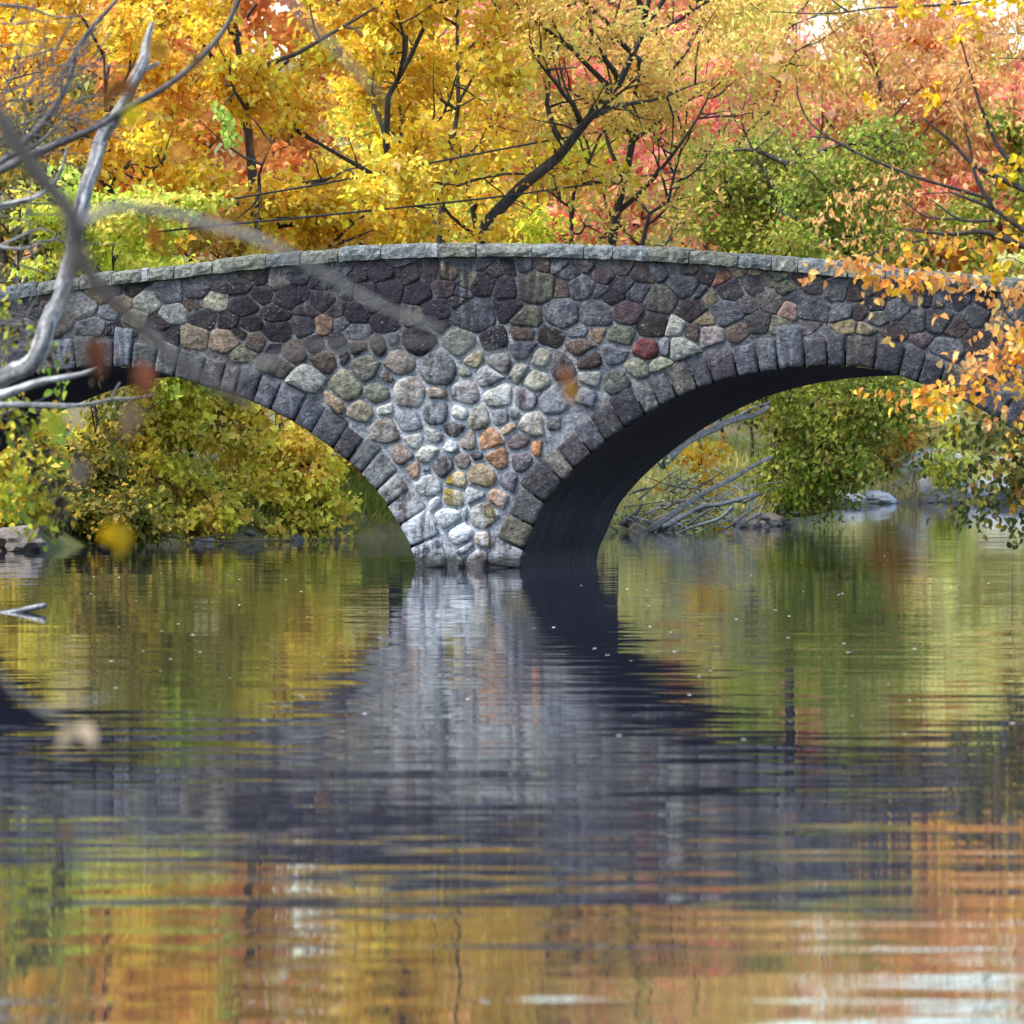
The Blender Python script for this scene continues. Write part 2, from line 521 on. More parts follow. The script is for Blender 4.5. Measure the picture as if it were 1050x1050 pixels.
# --- stones seen in the photograph: zoomed position, half size, colour
D=(46,38,50); B=(92,76,68); T=(150,128,98); G=(104,108,118); O=(114,114,92); Pp=(160,160,150); Wt=(196,200,200)
Nn=(160,122,88); Yy=(165,142,62); U=(104,92,98); BD=(70,58,56); GD=(74,76,84)
S4 = [(265,115,35,D),(345,120,32,BD),(410,115,28,B),(465,118,28,T),(525,140,25,O),(570,150,32,D),(640,160,32,D),(290,160,38,D),(380,175,40,D),
 (450,165,35,B),(430,225,40,D),(545,245,60,(92,98,110)),(645,225,35,D),(20,190,25,D),(85,200,35,B),(95,270,28,(170,132,95)),(190,240,30,D),(285,255,42,D),
 (375,320,50,D),(500,320,50,(130,135,125)),(605,315,42,D),(260,335,25,B),(195,345,25,B),(100,380,32,B),(135,320,28,D),(215,400,45,(118,116,104)),
 (325,380,45,(140,130,120)),(435,400,58,(84,88,88)),(540,375,28,(160,146,112)),(615,385,38,(95,84,74)),(690,345,38,(76,76,92)),(745,375,35,(165,158,136)),
 (770,305,32,BD),(690,300,35,B),(700,255,40,O),(810,240,50,G),(905,240,50,G),(995,235,40,(96,74,78)),(910,295,25,T),(980,305,38,(108,112,94)),
 (865,340,35,B),(890,380,35,BD),(965,360,40,G),(725,440,45,(172,170,138)),(685,415,32,(132,122,94)),(805,400,40,(62,50,56)),(895,425,30,Pp),(970,440,45,(92,98,92)),
 (590,430,42,(120,122,122)),(515,415,20,O),(430,475,28,(165,138,104)),(350,475,50,(128,116,100)),(520,475,42,(128,112,104)),(615,480,45,(168,166,150)),(700,490,40,(102,88,94)),
 (780,500,45,G),(160,455,48,O),(280,430,25,B),(255,475,38,O),(125,500,35,T),(210,530,38,(136,124,100)),(270,525,20,Pp),(45,440,45,(134,136,132)),
 (275,590,45,(106,96,84)),(345,560,38,G),(430,535,42,(90,94,100)),(500,530,30,Pp),(560,550,35,(112,106,82)),(620,545,30,G),(715,570,38,(186,176,158)),
 (485,580,30,(76,62,56)),(425,605,25,Pp),(360,620,30,(170,168,160)),(590,615,38,(166,126,90)),(525,620,28,(112,98,82)),(645,585,20,(168,138,98)),(680,620,32,(112,96,94)),
 (735,640,24,(168,122,86)),(475,635,18,Wt),(405,655,30,(184,182,170)),(320,660,36,(132,110,94)),(615,675,38,(154,116,82)),(685,680,35,(102,94,104)),
 (510,680,25,(126,102,84)),(550,670,15,BD),(450,695,32,(72,62,62)),(360,710,24,(150,112,60)),(395,710,15,G),(570,720,45,(168,142,98)),(490,735,30,(168,144,48)),
 (645,735,32,(98,94,104)),(405,755,40,(160,162,160)),(480,790,33,(156,142,72)),(545,780,32,(146,146,138)),(610,790,28,(138,108,84)),(425,800,25,(200,204,202)),
 (570,840,45,(132,120,76)),(465,845,40,Wt),(520,840,15,GD),(380,880,50,(140,128,130)),(500,900,40,Wt),(430,940,50,(164,150,150)),(570,920,30,T),(610,915,20,Pp),
 (520,935,30,O),(450,985,40,(158,140,138)),(560,975,45,(112,86,88)),(640,960,45,(110,102,108))]
SRt = [(555,165,28,B),(620,145,25,G),(740,215,55,(104,108,112)),(545,240,35,(96,102,114)),(635,270,60,(92,90,82)),(510,325,55,(88,68,72)),(890,195,30,(146,92,66)),(840,260,30,(152,140,104)),
 (925,235,55,(78,72,72)),(770,315,45,BD),(910,330,65,(82,86,96)),(840,420,45,(134,124,124)),(955,395,40,B),(605,380,55,(66,62,58)),(580,475,50,(112,56,58)),
 (725,475,50,(128,132,124)),(690,390,25,Pp),(540,550,45,(126,128,110)),(630,545,40,(136,138,118)),(800,240,25,G),(690,120,25,BD),(760,140,25,B)]
SRr = [(70,230,25,O),(70,310,35,(150,120,110)),(180,310,60,(86,90,96)),(280,230,50,(96,98,100)),(295,325,35,G),(315,385,35,(150,134,92)),(400,395,35,(138,128,98)),(375,330,25,B),
 (440,350,45,(104,106,104)),(520,310,45,G),(600,360,40,(96,98,100)),(500,410,40,B),(440,290,35,D),(700,360,50,GD),(770,270,40,GD),(860,340,50,(84,86,92)),(900,280,40,D),(640,250,40,D),(340,240,40,B)]
SLf = [(365,240,50,(124,128,118)),(460,205,50,(110,112,116)),(565,195,45,(96,90,98)),(650,240,45,(172,168,144)),(480,290,50,(126,128,128)),(605,310,45,(60,58,60)),(700,320,30,D),(555,255,25,B),
 (320,310,45,(140,138,118)),(220,360,40,D),(145,350,60,(110,112,120)),(560,390,55,(142,126,106)),(470,385,30,D),(690,400,50,(118,102,86)),(750,180,45,BD),(840,215,45,D),(950,220,50,D),(770,260,55,D),
 (890,295,45,D),(800,330,45,D),(910,370,60,D),(895,425,30,D),(820,400,45,B),(970,440,45,B),(110,270,50,(122,122,122)),(200,290,30,G),(70,390,30,Nn),(900,160,35,(150,142,130))]
seeds = [(300 + x / 2.917, 240 + y / 2.917, r / 2.917, c) for x, y, r, c in S4]
seeds += [(520 + x / 4.038, 240 + y / 4.038, r / 4.038, c) for x, y, r, c in SRt]
seeds += [(790 + x / 4.038, 240 + y / 4.038, r / 4.038, c) for x, y, r, c in SRr]
seeds += [(60 + x / 4.038, 250 + y / 4.038, r / 4.038, c) for x, y, r, c in SLf]
# drop near-duplicates from the overlapping views
keep = []
for q in seeds:
    if all((q[0] - w[0]) ** 2 + (q[1] - w[1]) ** 2 > (0.47 * (q[2] + w[2])) ** 2 for w in keep): keep.append(q)
seeds = keep
PAL_UP = [D, BD, B, GD, G, G, U, O, (96,92,88), (84,80,84), T]
def topy(px):
    s, _ = unproj(px, 300); return pxof(s, ztop(s))[1]
def fill(n, rlo, rhi, test, flat=1.0):
    for _ in range(n):
        x = rs.uniform(-240, 1260); y = rs.uniform(255, 590)
        if not test(x, y): continue
        r = rs.uniform(rlo, rhi)
        if all((x - w[0]) ** 2 + (y - w[1]) ** 2 > (0.86 * (r + w[2])) ** 2 for w in seeds):
            seeds.append((x, y, r, rs.choice(PAL_UP)))
fill(5000, 4.5, 8, lambda x, y: topy(x) + 15 < y < topy(x) + 29)
fill(2500, 15, 20, lambda x, y: y > topy(x) + 30)
fill(9000, 9, 15, lambda x, y: y > topy(x) + 26)
fill(4000, 4, 7.5, lambda x, y: 530 < y and 420 < x < 545)
fill(12000, 6, 10, lambda x, y: y > topy(x) + 24)

def clip(poly, a, b):
    """keep points with a.p <= b"""
    out = []
    k = len(poly)
    for i in range(k):
        p, q = poly[i], poly[(i + 1) % k]
        dp, dq = a[0] * p[0] + a[1] * p[1] - b, a[0] * q[0] + a[1] * q[1] - b
        if dp <= 0: out.append(p)
        if (dp < 0) != (dq < 0) and abs(dp - dq) > 1e-12:
            t = dp / (dp - dq)
            out.append((p[0] + t * (q[0] - p[0]), p[1] + t * (q[1] - p[1])))
    return out

def px_curve(a): 
    x, y = pxof(a[:, 0], a[:, 1]); return np.stack([x, y], 1)
INpx = {k: px_curve(v[0]) for k, v in ext.items()}
EXpx = {k: px_curve(v[2]) for k, v in ext.items()}

wall = MB()
SX = np.array([q[0] for q in seeds]); SYp = np.array([q[1] for q in seeds]); SR_ = np.array([q[2] for q in seeds])
for i, (x, y, r, c) in enumerate(seeds):
    low = y > 700
    poly = [(x - 60, y - 50), (x + 60, y - 50), (x + 60, y + 50), (x - 60, y + 50)]
    bad = False
    for k in ext:
        C = (INpx if low else EXpx)[k]; I = ext[k][1]
        d2 = (C[:, 0] - x) ** 2 + (C[:, 1] - y) ** 2
        j = int(d2.argmin())
        n = (I[j, 0], -I[j, 1])                     # outward in pixels (y down)
        side = (x - C[j, 0]) * n[0] + (y - C[j, 1]) * n[1]
        if side < 4: bad = True; break
        if d2[j] < 90 ** 2:
            poly = clip(poly, (-n[0], -n[1]), -(n[0] * C[j, 0] + n[1] * C[j, 1]) - 1.2)
    if bad: continue
    ty = topy(x) + 14.2
    sl = (topy(x + 10) - topy(x - 10)) / 20
    if y < ty + 2: continue
    poly = clip(poly, (sl, -1), sl * x - ty)
    if y > 450: gap = rs.uniform(1.3, 2.2)
    elif 330 < x < 640 and y > 340: gap = rs.uniform(1.2, 2.4)
    else: gap = rs.uniform(0.25, 0.95)
    for j in np.argsort((SX - x) ** 2 + (SYp - y) ** 2)[1:26]:
        ax, ay = SX[j] - x, SYp[j] - y
        m_ = 1.0 if (y + SYp[j]) / 2 > 350 and 330 < x < 640 else 1.3
        ay *= m_; L_ = math.hypot(ax, ay)
        if L_ < 1e-6: continue
        w = (L_ ** 2 + r ** 2 - SR_[j] ** 2) / (2 * L_)
        a = (ax / L_, ay / L_)
        poly = clip(poly, (a[0], a[1] * m_), a[0] * x + a[1] * m_ * y + w - gap)
        if len(poly) < 3: break
    if len(poly) < 3: continue
    P = np.array(poly)
    P = P + nrs.uniform(-1.3, 1.3, P.shape)
    area = 0.5 * abs(np.dot(P[:, 0], np.roll(P[:, 1], 1)) - np.dot(P[:, 1], np.roll(P[:, 0], 1)))
    if area < 30: continue
    s, z = unproj(P[:, 0], P[:, 1])
    Q = np.stack([s, z], 1)
    A = np.dot(Q[:, 0], np.roll(Q[:, 1], -1)) - np.dot(Q[:, 1], np.roll(Q[:, 0], -1))
    if A < 0: Q = Q[::-1]
    rounded = y > 345 and 310 < x < 700
    jit = rs.uniform(0.88, 1.12)
    g_ = sum(c) / 3
    col = tuple(min(255, (v * (0.95 if y > 440 else 0.74) + g_ * (0.05 if y > 440 else 0.26)) * jit) for v in c)
    al = bloom(x, y)
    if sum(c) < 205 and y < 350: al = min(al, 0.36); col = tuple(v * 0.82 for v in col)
    stone(wall, Q, rs.uniform(0.045, 0.075) if rounded else rs.uniform(0.012, 0.04), col, al, rnd=2 if rounded else 1, tilt=0.03)
bbuild(wall, 'rubble_facing', M_STONE)

# --- voussoir rings
for k, (a, n, e) in ext.items():
    ring = MB()
    d = np.r_[0, np.cumsum(np.linalg.norm(np.diff(a, axis=0), axis=1))]
    pos, q = [], 0.06
    while q < d[-1] - 0.35:
        pos.append(q); q += rs.uniform(0.25, 0.44)
    pos.append(d[-1] - 0.03)
    def pt(q):
        return np.array([np.interp(q, d, a[:, 0]), np.interp(q, d, a[:, 1])]), np.array([np.interp(q, d, n[:, 0]), np.interp(q, d, n[:, 1])]), float(np.interp(q, d, ringw(n)))
    crown = d[a[:, 1].argmax()]
    for q0, q1 in zip(pos[:-1], pos[1:]):
        g = 0.012
        low = []
        key = q0 <= crown + (-0.45 if k == 'R' else 0.1) <= q1
        for q in np.linspace(q0 + g, q1 - g, 4):
            low.append(pt(q)[0] + pt(q)[1] * 0.004)
        hi = []
        ex = rs.uniform(-0.06, 0.05) + (0.17 if key else 0)
        for q in np.linspace(q1 - g, q0 + g, 4):
            p, nn, w = pt(q); hi.append(p + nn * (w - 0.015 + ex))
        poly = np.array(low + hi)
        m = poly.mean(0); mx, my = pxof(m[0], m[1])
        col = rs.choice([(100,104,112), (112,108,104), (88,92,100), (118,114,100), (100,94,98), (90,88,92), (74,76,86), (108,112,112)])
        if mx > 880: col = tuple(v * 0.82 for v in col)
        if key: col = (116, 122, 130)
        jit = rs.uniform(0.85, 1.12)
        al = bloom(mx, my)
        al = min(al, rs.choice([0.5, 0.3, 0.15])) if my < 470 or mx > 520 else al
        P0 = poly
        stone(ring, poly, rs.uniform(0.03, 0.065) if not key else 0.075, tuple(v * jit for v in col), al, rnd=1, back=0.12, tilt=0.02)
    bbuild(ring, 'arch_ring', M_STONE)

# --- mortar face behind the stones, pier sides below water, back face, deck
def low_edge(s):
    z = np.full(np.shape(s), -1.6)
    for k, (a, n, e) in ext.items():
        mid = a + n * 0.22
        lo, hi = mid[:, 0].min(), mid[:, 0].max()
        up = mid[mid[:, 1] > -0.3]
        o = np.argsort(up[:, 0])
        zz = np.interp(s, up[o, 0], up[o, 1], left=-9, right=-9)
        z = np.maximum(z, zz)
    return z
def sheet(t, flip, colf):
    ss = np.arange(S0, S1 + 0.01, 0.06); nr = 34
    mb = MB(); lo = low_edge(ss); hi = ztop(ss) - 0.05
    V, C = [], []
    for i, s in enumerate(ss):
        z = np.linspace(lo[i], hi[i], nr)
        V.append(face(np.full(nr, s), t, z)); 
        C.extend([colf(s, q) for q in z])
    Fc = []
    for i in range(len(ss) - 1):
        for j in range(nr - 1):
            f = (i * nr + j, (i + 1) * nr + j, (i + 1) * nr + j + 1, i * nr + j + 1)
            Fc.append(f if not flip else f[::-1])
    mb.add(np.vstack(V) - BORG, Fc, np.array(C))
    return mb
def mortar_col(s, z):
    px, py = pxof(s, z)
    f = 0.95 * math.exp(-((px - 470) / 120) ** 2 - ((py - 430) / 75) ** 2) + 0.9 * math.exp(-((px - 460) / 60) ** 2 - ((py - 545) / 50) ** 2)
    f = max(f, 0.35 * math.exp(-((px - 600) / 150) ** 2 - ((py - 380) / 45) ** 2))
    f = min(1, f + 0.06)
    c = lin((88, 86, 88)) * (1 - f) + lin((148, 154, 162)) * f
    return (*c, min(0.42 + 0.3 * f, bloom(px, py) + 0.12))
mb = sheet(0.0, False, mortar_col)
bbuild(mb, 'mortar_bed', M_MORTAR)
mb = sheet(BW, True, lambda s, z: (*lin((112, 106, 102)), 0.4))
bbuild(mb, 'back_wall', M_STONE)

mb = MB()      # road deck between the parapets
ss = np.linspace(S0, S1, 80)
V = np.vstack([face(ss, 0.35, ztop(ss) - 0.9), face(ss, BW - 0.35, ztop(ss) - 0.9)])
mb.add(V - BORG, [(i, i + 1, 81 + i, 80 + i) for i in range(79)], (*lin((120, 115, 110)), 0.5))
for t0 in (0.35, BW - 0.35):     # inner parapet faces
    V = np.vstack([face(ss, t0, ztop(ss) - 0.95), face(ss, t0, ztop(ss) - 0.05)])
    mb.add(V - BORG, [(i, i + 1, 81 + i, 80 + i) for i in range(79)], (*lin((110, 106, 102)), 0.4))
bbuild(mb, 'deck', M_STONE)

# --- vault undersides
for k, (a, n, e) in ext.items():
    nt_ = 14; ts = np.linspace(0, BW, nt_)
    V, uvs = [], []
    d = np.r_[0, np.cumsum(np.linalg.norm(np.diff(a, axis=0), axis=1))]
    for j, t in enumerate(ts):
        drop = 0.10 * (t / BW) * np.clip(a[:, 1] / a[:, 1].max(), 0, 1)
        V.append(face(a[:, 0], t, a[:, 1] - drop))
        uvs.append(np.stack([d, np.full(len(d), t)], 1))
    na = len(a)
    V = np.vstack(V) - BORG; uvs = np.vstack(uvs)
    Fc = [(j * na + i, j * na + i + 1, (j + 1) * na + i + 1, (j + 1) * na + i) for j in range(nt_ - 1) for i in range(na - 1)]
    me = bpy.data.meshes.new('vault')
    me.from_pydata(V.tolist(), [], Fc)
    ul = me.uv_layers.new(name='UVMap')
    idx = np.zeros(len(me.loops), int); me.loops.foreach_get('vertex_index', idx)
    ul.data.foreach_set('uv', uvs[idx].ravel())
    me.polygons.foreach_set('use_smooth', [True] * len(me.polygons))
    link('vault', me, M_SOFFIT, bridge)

# --- coping stones along both parapets
def coping(tc0, tc1):
    mb = MB()
    s = S0 + 0.02
    while s < S1 - 0.3:
        L_ = rs.choice([0.45, 0.55, 0.6, 0.7, 0.85]) * rs.uniform(0.9, 1.1)
        s2 = min(s + L_, S1)
        ns = 7
        q = np.linspace(s + 0.008, s2 - 0.008, ns)
        dh = rs.uniform(-0.015, 0.02); df = rs.uniform(-0.02, 0.02)
        sec = [(tc0 + df, 0.0), (tc0 + df - 0.012, 0.06), (tc0 + df, COPE_H - 0.05), (tc0 + df + 0.04, COPE_H), ((tc0 + tc1) / 2, COPE_H + 0.015), (tc1 - 0.04, COPE_H), (tc1, COPE_H - 0.05), (tc1, 0)]
        V, Fc = [], []
        for i, sv in enumerate(q):
            e = 0.022 if i in (0, ns - 1) else 0
            for (t, hh) in sec:
                tt = t + nrs.uniform(-0.014, 0.014) + (e if t < (tc0 + tc1) / 2 else -e)
                zz = ztop(sv) - COPE_H + hh + (dh if hh > 0.03 else 0) + nrs.uniform(-0.01, 0.01) - (e * 0.6 if hh > 0.1 else 0)
                V.append(face(sv, tt, zz))
        m = len(sec)
        for i in range(ns - 1):
            for j in range(m):
                Fc.append((i * m + j, (i + 1) * m + j, (i + 1) * m + (j + 1) % m, i * m + (j + 1) % m))
        Fc.append(tuple(range(m))); Fc.append(tuple((ns - 1) * m + j for j in range(m - 1, -1, -1)))
        c = rs.choice([(132, 140, 142), (142, 146, 138), (120, 128, 132), (146, 150, 150), (130, 134, 122)])
        px, _ = pxof(s, 4.5)
        al = 0.5 if px < 650 else 0.36
        mb.add(np.array(V) - BORG, Fc, (*(lin(c) * 0.6), al))
        s = s2
        if rs.random() < 0.14:      # a fat smear of pale mortar in the joint
            V = np.array([face(s + x, tc0 - 0.018 + tt, ztop(s + x) - COPE_H + hh) for x in (-0.045, 0.045) for tt, hh in ((0, 0.005), (0, COPE_H - 0.02), (0.06, COPE_H + 0.012), (0.06, 0.005))])
            mb.add(V - BORG, [(0, 1, 5, 4), (1, 2, 6, 5), (0, 3, 2, 1), (4, 5, 6, 7)], (0.32, 0.34, 0.36, 0.45))
    bbuild(mb, 'coping', M_STONE, smooth=False)
coping(-0.09, 0.40)
coping(BW - 0.40, BW + 0.09)

# ------------------------------------------------------------------ foliage tools
def leaf_mesh(name, pos, dirs, nor, ln, wd, col, fold=0.25, fine=False):
    """pos/dirs/nor: (N,3); ln, wd: (N,); col: (N,3) -> one mesh of N folded leaves"""
    n = len(pos)
    d = dirs / np.linalg.norm(dirs, axis=1)[:, None]
    nr = nor - (nor * d).sum(1)[:, None] * d
    nr /= np.linalg.norm(nr, axis=1)[:, None] + 1e-9
    sd = np.cross(d, nr)
    l = ln[:, None]; w = wd[:, None]
    if not fine:
        pts = [pos, pos + d * l * 0.45 + sd * w * 0.5 + nr * w * fold, pos + d * l - nr * l * 0.08, pos + d * l * 0.45 - sd * w * 0.5 + nr * w * fold]
        m = 4
        loops = np.arange(n)[:, None] * m + np.array([0, 1, 2, 0, 2, 3])[None, :]
        per = 3; nf = 2 * n
    else:
        f = w * fold
        pts = [pos, pos + d * l * .28 + sd * w * .46 + nr * f, pos + d * l * .62 + sd * w * .40 + nr * f * .8 - nr * l * .03, pos + d * l - nr * l * .14,
               pos + d * l * .62 - sd * w * .40 + nr * f * .8 - nr * l * .03, pos + d * l * .28 - sd * w * .46 + nr * f, pos + d * l * .45]
        m = 7
        loops = np.arange(n)[:, None] * m + np.array([0, 1, 6, 1, 2, 6, 2, 3, 6, 3, 4, 6, 4, 5, 6, 5, 0, 6])[None, :]
        per = 3; nf = 6 * n
    V = np.stack(pts, 1).reshape(-1, 3)
    loops = loops.ravel()
    me = bpy.data.meshes.new(name)
    me.vertices.add(len(V)); me.vertices.foreach_set('co', V.astype(np.float32).ravel())
    me.loops.add(len(loops)); me.loops.foreach_set('vertex_index', loops.astype(np.int32))
    me.polygons.add(nf)
    me.polygons.foreach_set('loop_start', (np.arange(nf) * per).astype(np.int32))
    me.polygons.foreach_set('loop_total', np.full(nf, per, np.int32))
    me.update(calc_edges=True)
    ca = me.color_attributes.new('col', 'FLOAT_COLOR', 'POINT')
    C = np.repeat(np.hstack([col, np.ones((n, 1))]), m, axis=0)
    ca.data.foreach_set('color', C.astype(np.float32).ravel())
    return me

LEAF_GAIN = 1.0
def leaf_colours(rng, n, pal):
    """pal: list of (sRGB, weight)"""
    cs = np.array([lin(c) for c, w in pal]); w = np.array([w for c, w in pal], float); w /= w.sum()
    i = rng.choice(len(pal), n, p=w); j = rng.choice(len(pal), n, p=w)
    t = rng.uniform(0, 0.4, n)[:, None]
    c = cs[i] * (1 - t) + cs[j] * t
    return np.clip(c * rng.uniform(0.78, 1.15, n)[:, None] * LEAF_GAIN, 0.003, 0.9)

def rand_dirs(rng, n, down=0.5):
    v = rng.normal(size=(n, 3)); v[:, 2] -= down
    return v / np.linalg.norm(v, axis=1)[:, None]

YEL = [((255, 214, 62), 5), ((254, 200, 48), 4), ((255, 226, 105), 3), ((246, 188, 58), 2), ((230, 216, 90), 1.2), ((248, 190, 115), 0.5), ((160, 142, 60), 0.6), ((196, 128, 62), 0.5)]
YOR = [((255, 206, 58), 5), ((254, 192, 54), 4), ((255, 220, 95), 3), ((242, 176, 66), 1.5), ((228, 206, 84), 1), ((248, 182, 120), 0.6), ((168, 120, 58), 0.7), ((150, 140, 60), 0.4)]
GOLD = [((240, 212, 110), 4), ((236, 190, 100), 3), ((245, 222, 120), 2), ((215, 180, 105), 2), ((225, 212, 95), 1.5), ((240, 178, 125), 1)]
TAN = [((238, 182, 122), 4), ((230, 165, 105), 3), ((245, 200, 140), 3), ((210, 148, 100), 2), ((246, 208, 120), 1.2), ((215, 175, 140), 1.5)]
GRN = [((138, 152, 52), 4), ((106, 130, 46), 3.5), ((175, 184, 72), 3), ((176, 160, 84), 2), ((140, 118, 72), 1.2), ((205, 204, 88), 1.5)]
LIME = [((215, 218, 86), 4), ((190, 208, 76), 3), ((232, 226, 100), 3), ((160, 182, 70), 2), ((238, 212, 92), 1.5)]
YGR = [((236, 216, 78), 4), ((210, 202, 72), 3), ((246, 214, 90), 3), ((180, 180, 66), 2), ((236, 190, 92), 1.4), ((140, 150, 56), 0.8)]
RED = [((248, 160, 124), 4), ((244, 140, 126), 3), ((248, 182, 126), 3), ((236, 124, 128), 1.5), ((248, 202, 140), 1)]
PINK = [((236, 96, 128), 3), ((228, 86, 108), 3), ((242, 140, 130), 2), ((205, 90, 110), 1)]
ORG = [((248, 178, 90), 4), ((244, 158, 88), 3), ((250, 198, 100), 3), ((226, 140, 88), 1.5)]
PALE = [((240, 236, 160), 3), ((224, 228, 140), 3), ((242, 224, 158), 2), ((208, 214, 130), 2), ((246, 240, 188), 1)]

def bend_path(rng, p, d, length, n=6, up=0.0, jit=0.18):
    pts = [np.array(p, float)]
    d = np.array(d, float); d /= np.linalg.norm(d)
    for i in range(n):
        d = d + rng.normal(size=3) * jit + np.array([0, 0, up])
        d /= np.linalg.norm(d)
        pts.append(pts[-1] + d * length / n)
    return np.array(pts)

def path_at(P, f):
    d = np.r_[0, np.cumsum(np.linalg.norm(np.diff(P, axis=0), axis=1))]
    return np.array([np.interp(f * d[-1], d, P[:, k]) for k in range(3)])

def tree(name, label, cat, base, H, Rc, pal, nleaf, leaf=(0.15, 0.09), seed=1, trunk=None, r0=0.16, f0=0.3, nlimb=13, sub=6, up=0.05,
         clump=0.3, droop=0.5, bark=None, group=None, shape='round', skip=0.2, lift=(10, 60), side=None, squash=1.0, fine=False, blobs=()):
    """a tree or shrub: trunk with limbs and sub-branches (one mesh), and a crown of leaves hung on the outer twigs (one mesh)"""
    rng = np.random.RandomState(seed)
    base = np.array(base, float)
    root = empty(name, base, label, cat, group)
    wood = MB()
    if trunk is None:
        T_ = bend_path(rng, (0, 0, -0.3), (rng.uniform(-.08, .08), rng.uniform(-.08, .08), 1), H * 0.9 + 0.3, 8, 0.05, 0.07)
    else:
        T_ = smooth_path(np.array(trunk) - base, 14)
    rad = np.linspace(1, 0.16, len(T_)) ** 1.1 * r0
    rad[0] *= 1.3
    wood.tube(T_, rad, 8)
    A, wts, axes = [], [], []
    for i in range(nlimb):
        f = f0 + (1 - f0) * ((i + rng.uniform(0, 1)) / nlimb)
        p = path_at(T_, f)
        az = i * 2.39996 + rng.uniform(-.5, .5)
        el = R(rng.uniform(*lift)) * (0.6 + 0.6 * f)
        d = np.array([math.cos(az) * math.cos(el), math.sin(az) * math.cos(el) * squash, math.sin(el)])
        if side is not None: d = d + np.array(side)
        if shape == 'round': q = math.sqrt(max(0.12, 1 - ((f - 0.6) / 0.62) ** 2))
        elif shape == 'wide': q = 0.6 + 0.5 * f
        else: q = 1.05 - 0.6 * f
        ln = Rc * q * rng.uniform(0.75, 1.15)
        P = bend_path(rng, p, d, ln, 7, up, 0.16)
        rr = r0 * 0.42 * (1.15 - 0.6 * f)
        wood.tube(P, np.linspace(rr, 0.012, len(P)), 5)
        for j in range(sub):
            g = 0.25 + 0.75 * (j + rng.uniform(0, 1)) / sub
            p2 = path_at(P, g)
            dd = (P[-1] - P[0]) / np.linalg.norm(P[-1] - P[0]) * 0.8 + rng.normal(size=3) * np.array([.8, .8, .55])
            l2 = ln * rng.uniform(0.22, 0.5)
            Q = bend_path(rng, p2, dd, l2, 4, up * 0.5, 0.2)
            wood.tube(Q, np.linspace(rr * 0.35 + 0.006, 0.006, len(Q)), 4, cap=False)
            if rng.uniform() < skip: continue
            for _ in range(3):
                h = rng.uniform(0.3, 1.0)
                p3 = path_at(Q, h)
                d3 = (Q[-1] - Q[0]) / l2 + rng.normal(size=3) * 0.7
                d3 /= np.linalg.norm(d3)
                A.append(p3); axes.append(d3 * l2 * rng.uniform(0.25, 0.6)); wts.append(l2)
    bl = []
    for (bx, by, dy, rx, rz, w) in blobs:      # boughs reaching out to the heavy clumps of leaves
        yb = base[1] + dy
        c = at(bx, by, yb) - base; mx = rx / F * yb; mz = rz / F * yb
        p0 = path_at(T_, float(np.clip((c[2] - 0.3 * mz) / max(T_[-1][2], 1), 0.1, 0.95)))
        m1 = (p0 + c) / 2 + np.array([0, 0, 0.12 * np.linalg.norm(c - p0)])
        wood.tube(smooth_path([p0, m1, c], 10), np.linspace(r0 * 0.35, 0.015, 10), 5)
        for _ in range(26):
            q = rng.normal(size=3); q = q / np.linalg.norm(q) * rng.uniform(0.45, 1.0) ** 0.6
            p = c + q * np.array([mx, mx * 0.9, mz])
            wood.tube(smooth_path([c + (p - c) * 0.15, c + (p - c) * 0.6 + [0, 0, 0.06], p], 5), np.linspace(0.014, 0.005, 5), 4, cap=False)
            A.append(p); axes.append(q * np.array([mx, mx, mz]) * 0.25 + np.array([0, 0, -0.08])); wts.append(0.0); bl.append(w)
    wood.build('trunk', bark or M_BARK, root)
    if bl:
        tot = sum(wts); bl = np.array(bl); wts[-len(bl):] = list(bl / bl.sum() * tot * 3.5)
    A = np.array(A); axes = np.array(axes); wts = np.array(wts); wts /= wts.sum()
    k = rng.choice(len(A), nleaf, p=wts)
    t = rng.uniform(0, 1, nleaf)[:, None]
    pos = A[k] + axes[k] * t + rng.normal(size=(nleaf, 3)) * clump * np.array([1, 1, 0.6])
    dirs = rand_dirs(rng, nleaf, droop) + axes[k] * 0.5
    nor = rng.normal(size=(nleaf, 3)) * 0.7 + np.array([-0.1, -0.75, 0.6])
    sz = np.clip(np.exp(rng.normal(size=nleaf) * 0.33), 0.4, 1.7)
    # each clump leans to its own mix of the palette
    col = leaf_colours(rng, nleaf, pal)
    tint = np.clip(1 + rng.normal(size=(len(A), 3)) * np.array([.06, .08, .12]), .7, 1.3)
    col = np.clip(col * tint[k], 0.003, 0.9)
    me = leaf_mesh('crown', pos, dirs, nor, leaf[0] * sz, leaf[1] * sz, col, fine=fine)
    link('crown', me, M_LEAF, root)
    return root

def gbase(px, Y):
    x = (px - 525) / F * Y
    return np.array([x, Y, float(ground_z(x, Y))])

# ------------------------------------------------------------------ trees behind the bridge
G1 = 'yellow trees behind the bridge'
def T_px(pts, Y, base): return [np.array(base) + [0, 0, -0.3]] + [at(x, y, Y) for x, y in pts]
YL_ = (0.15, 0.09)

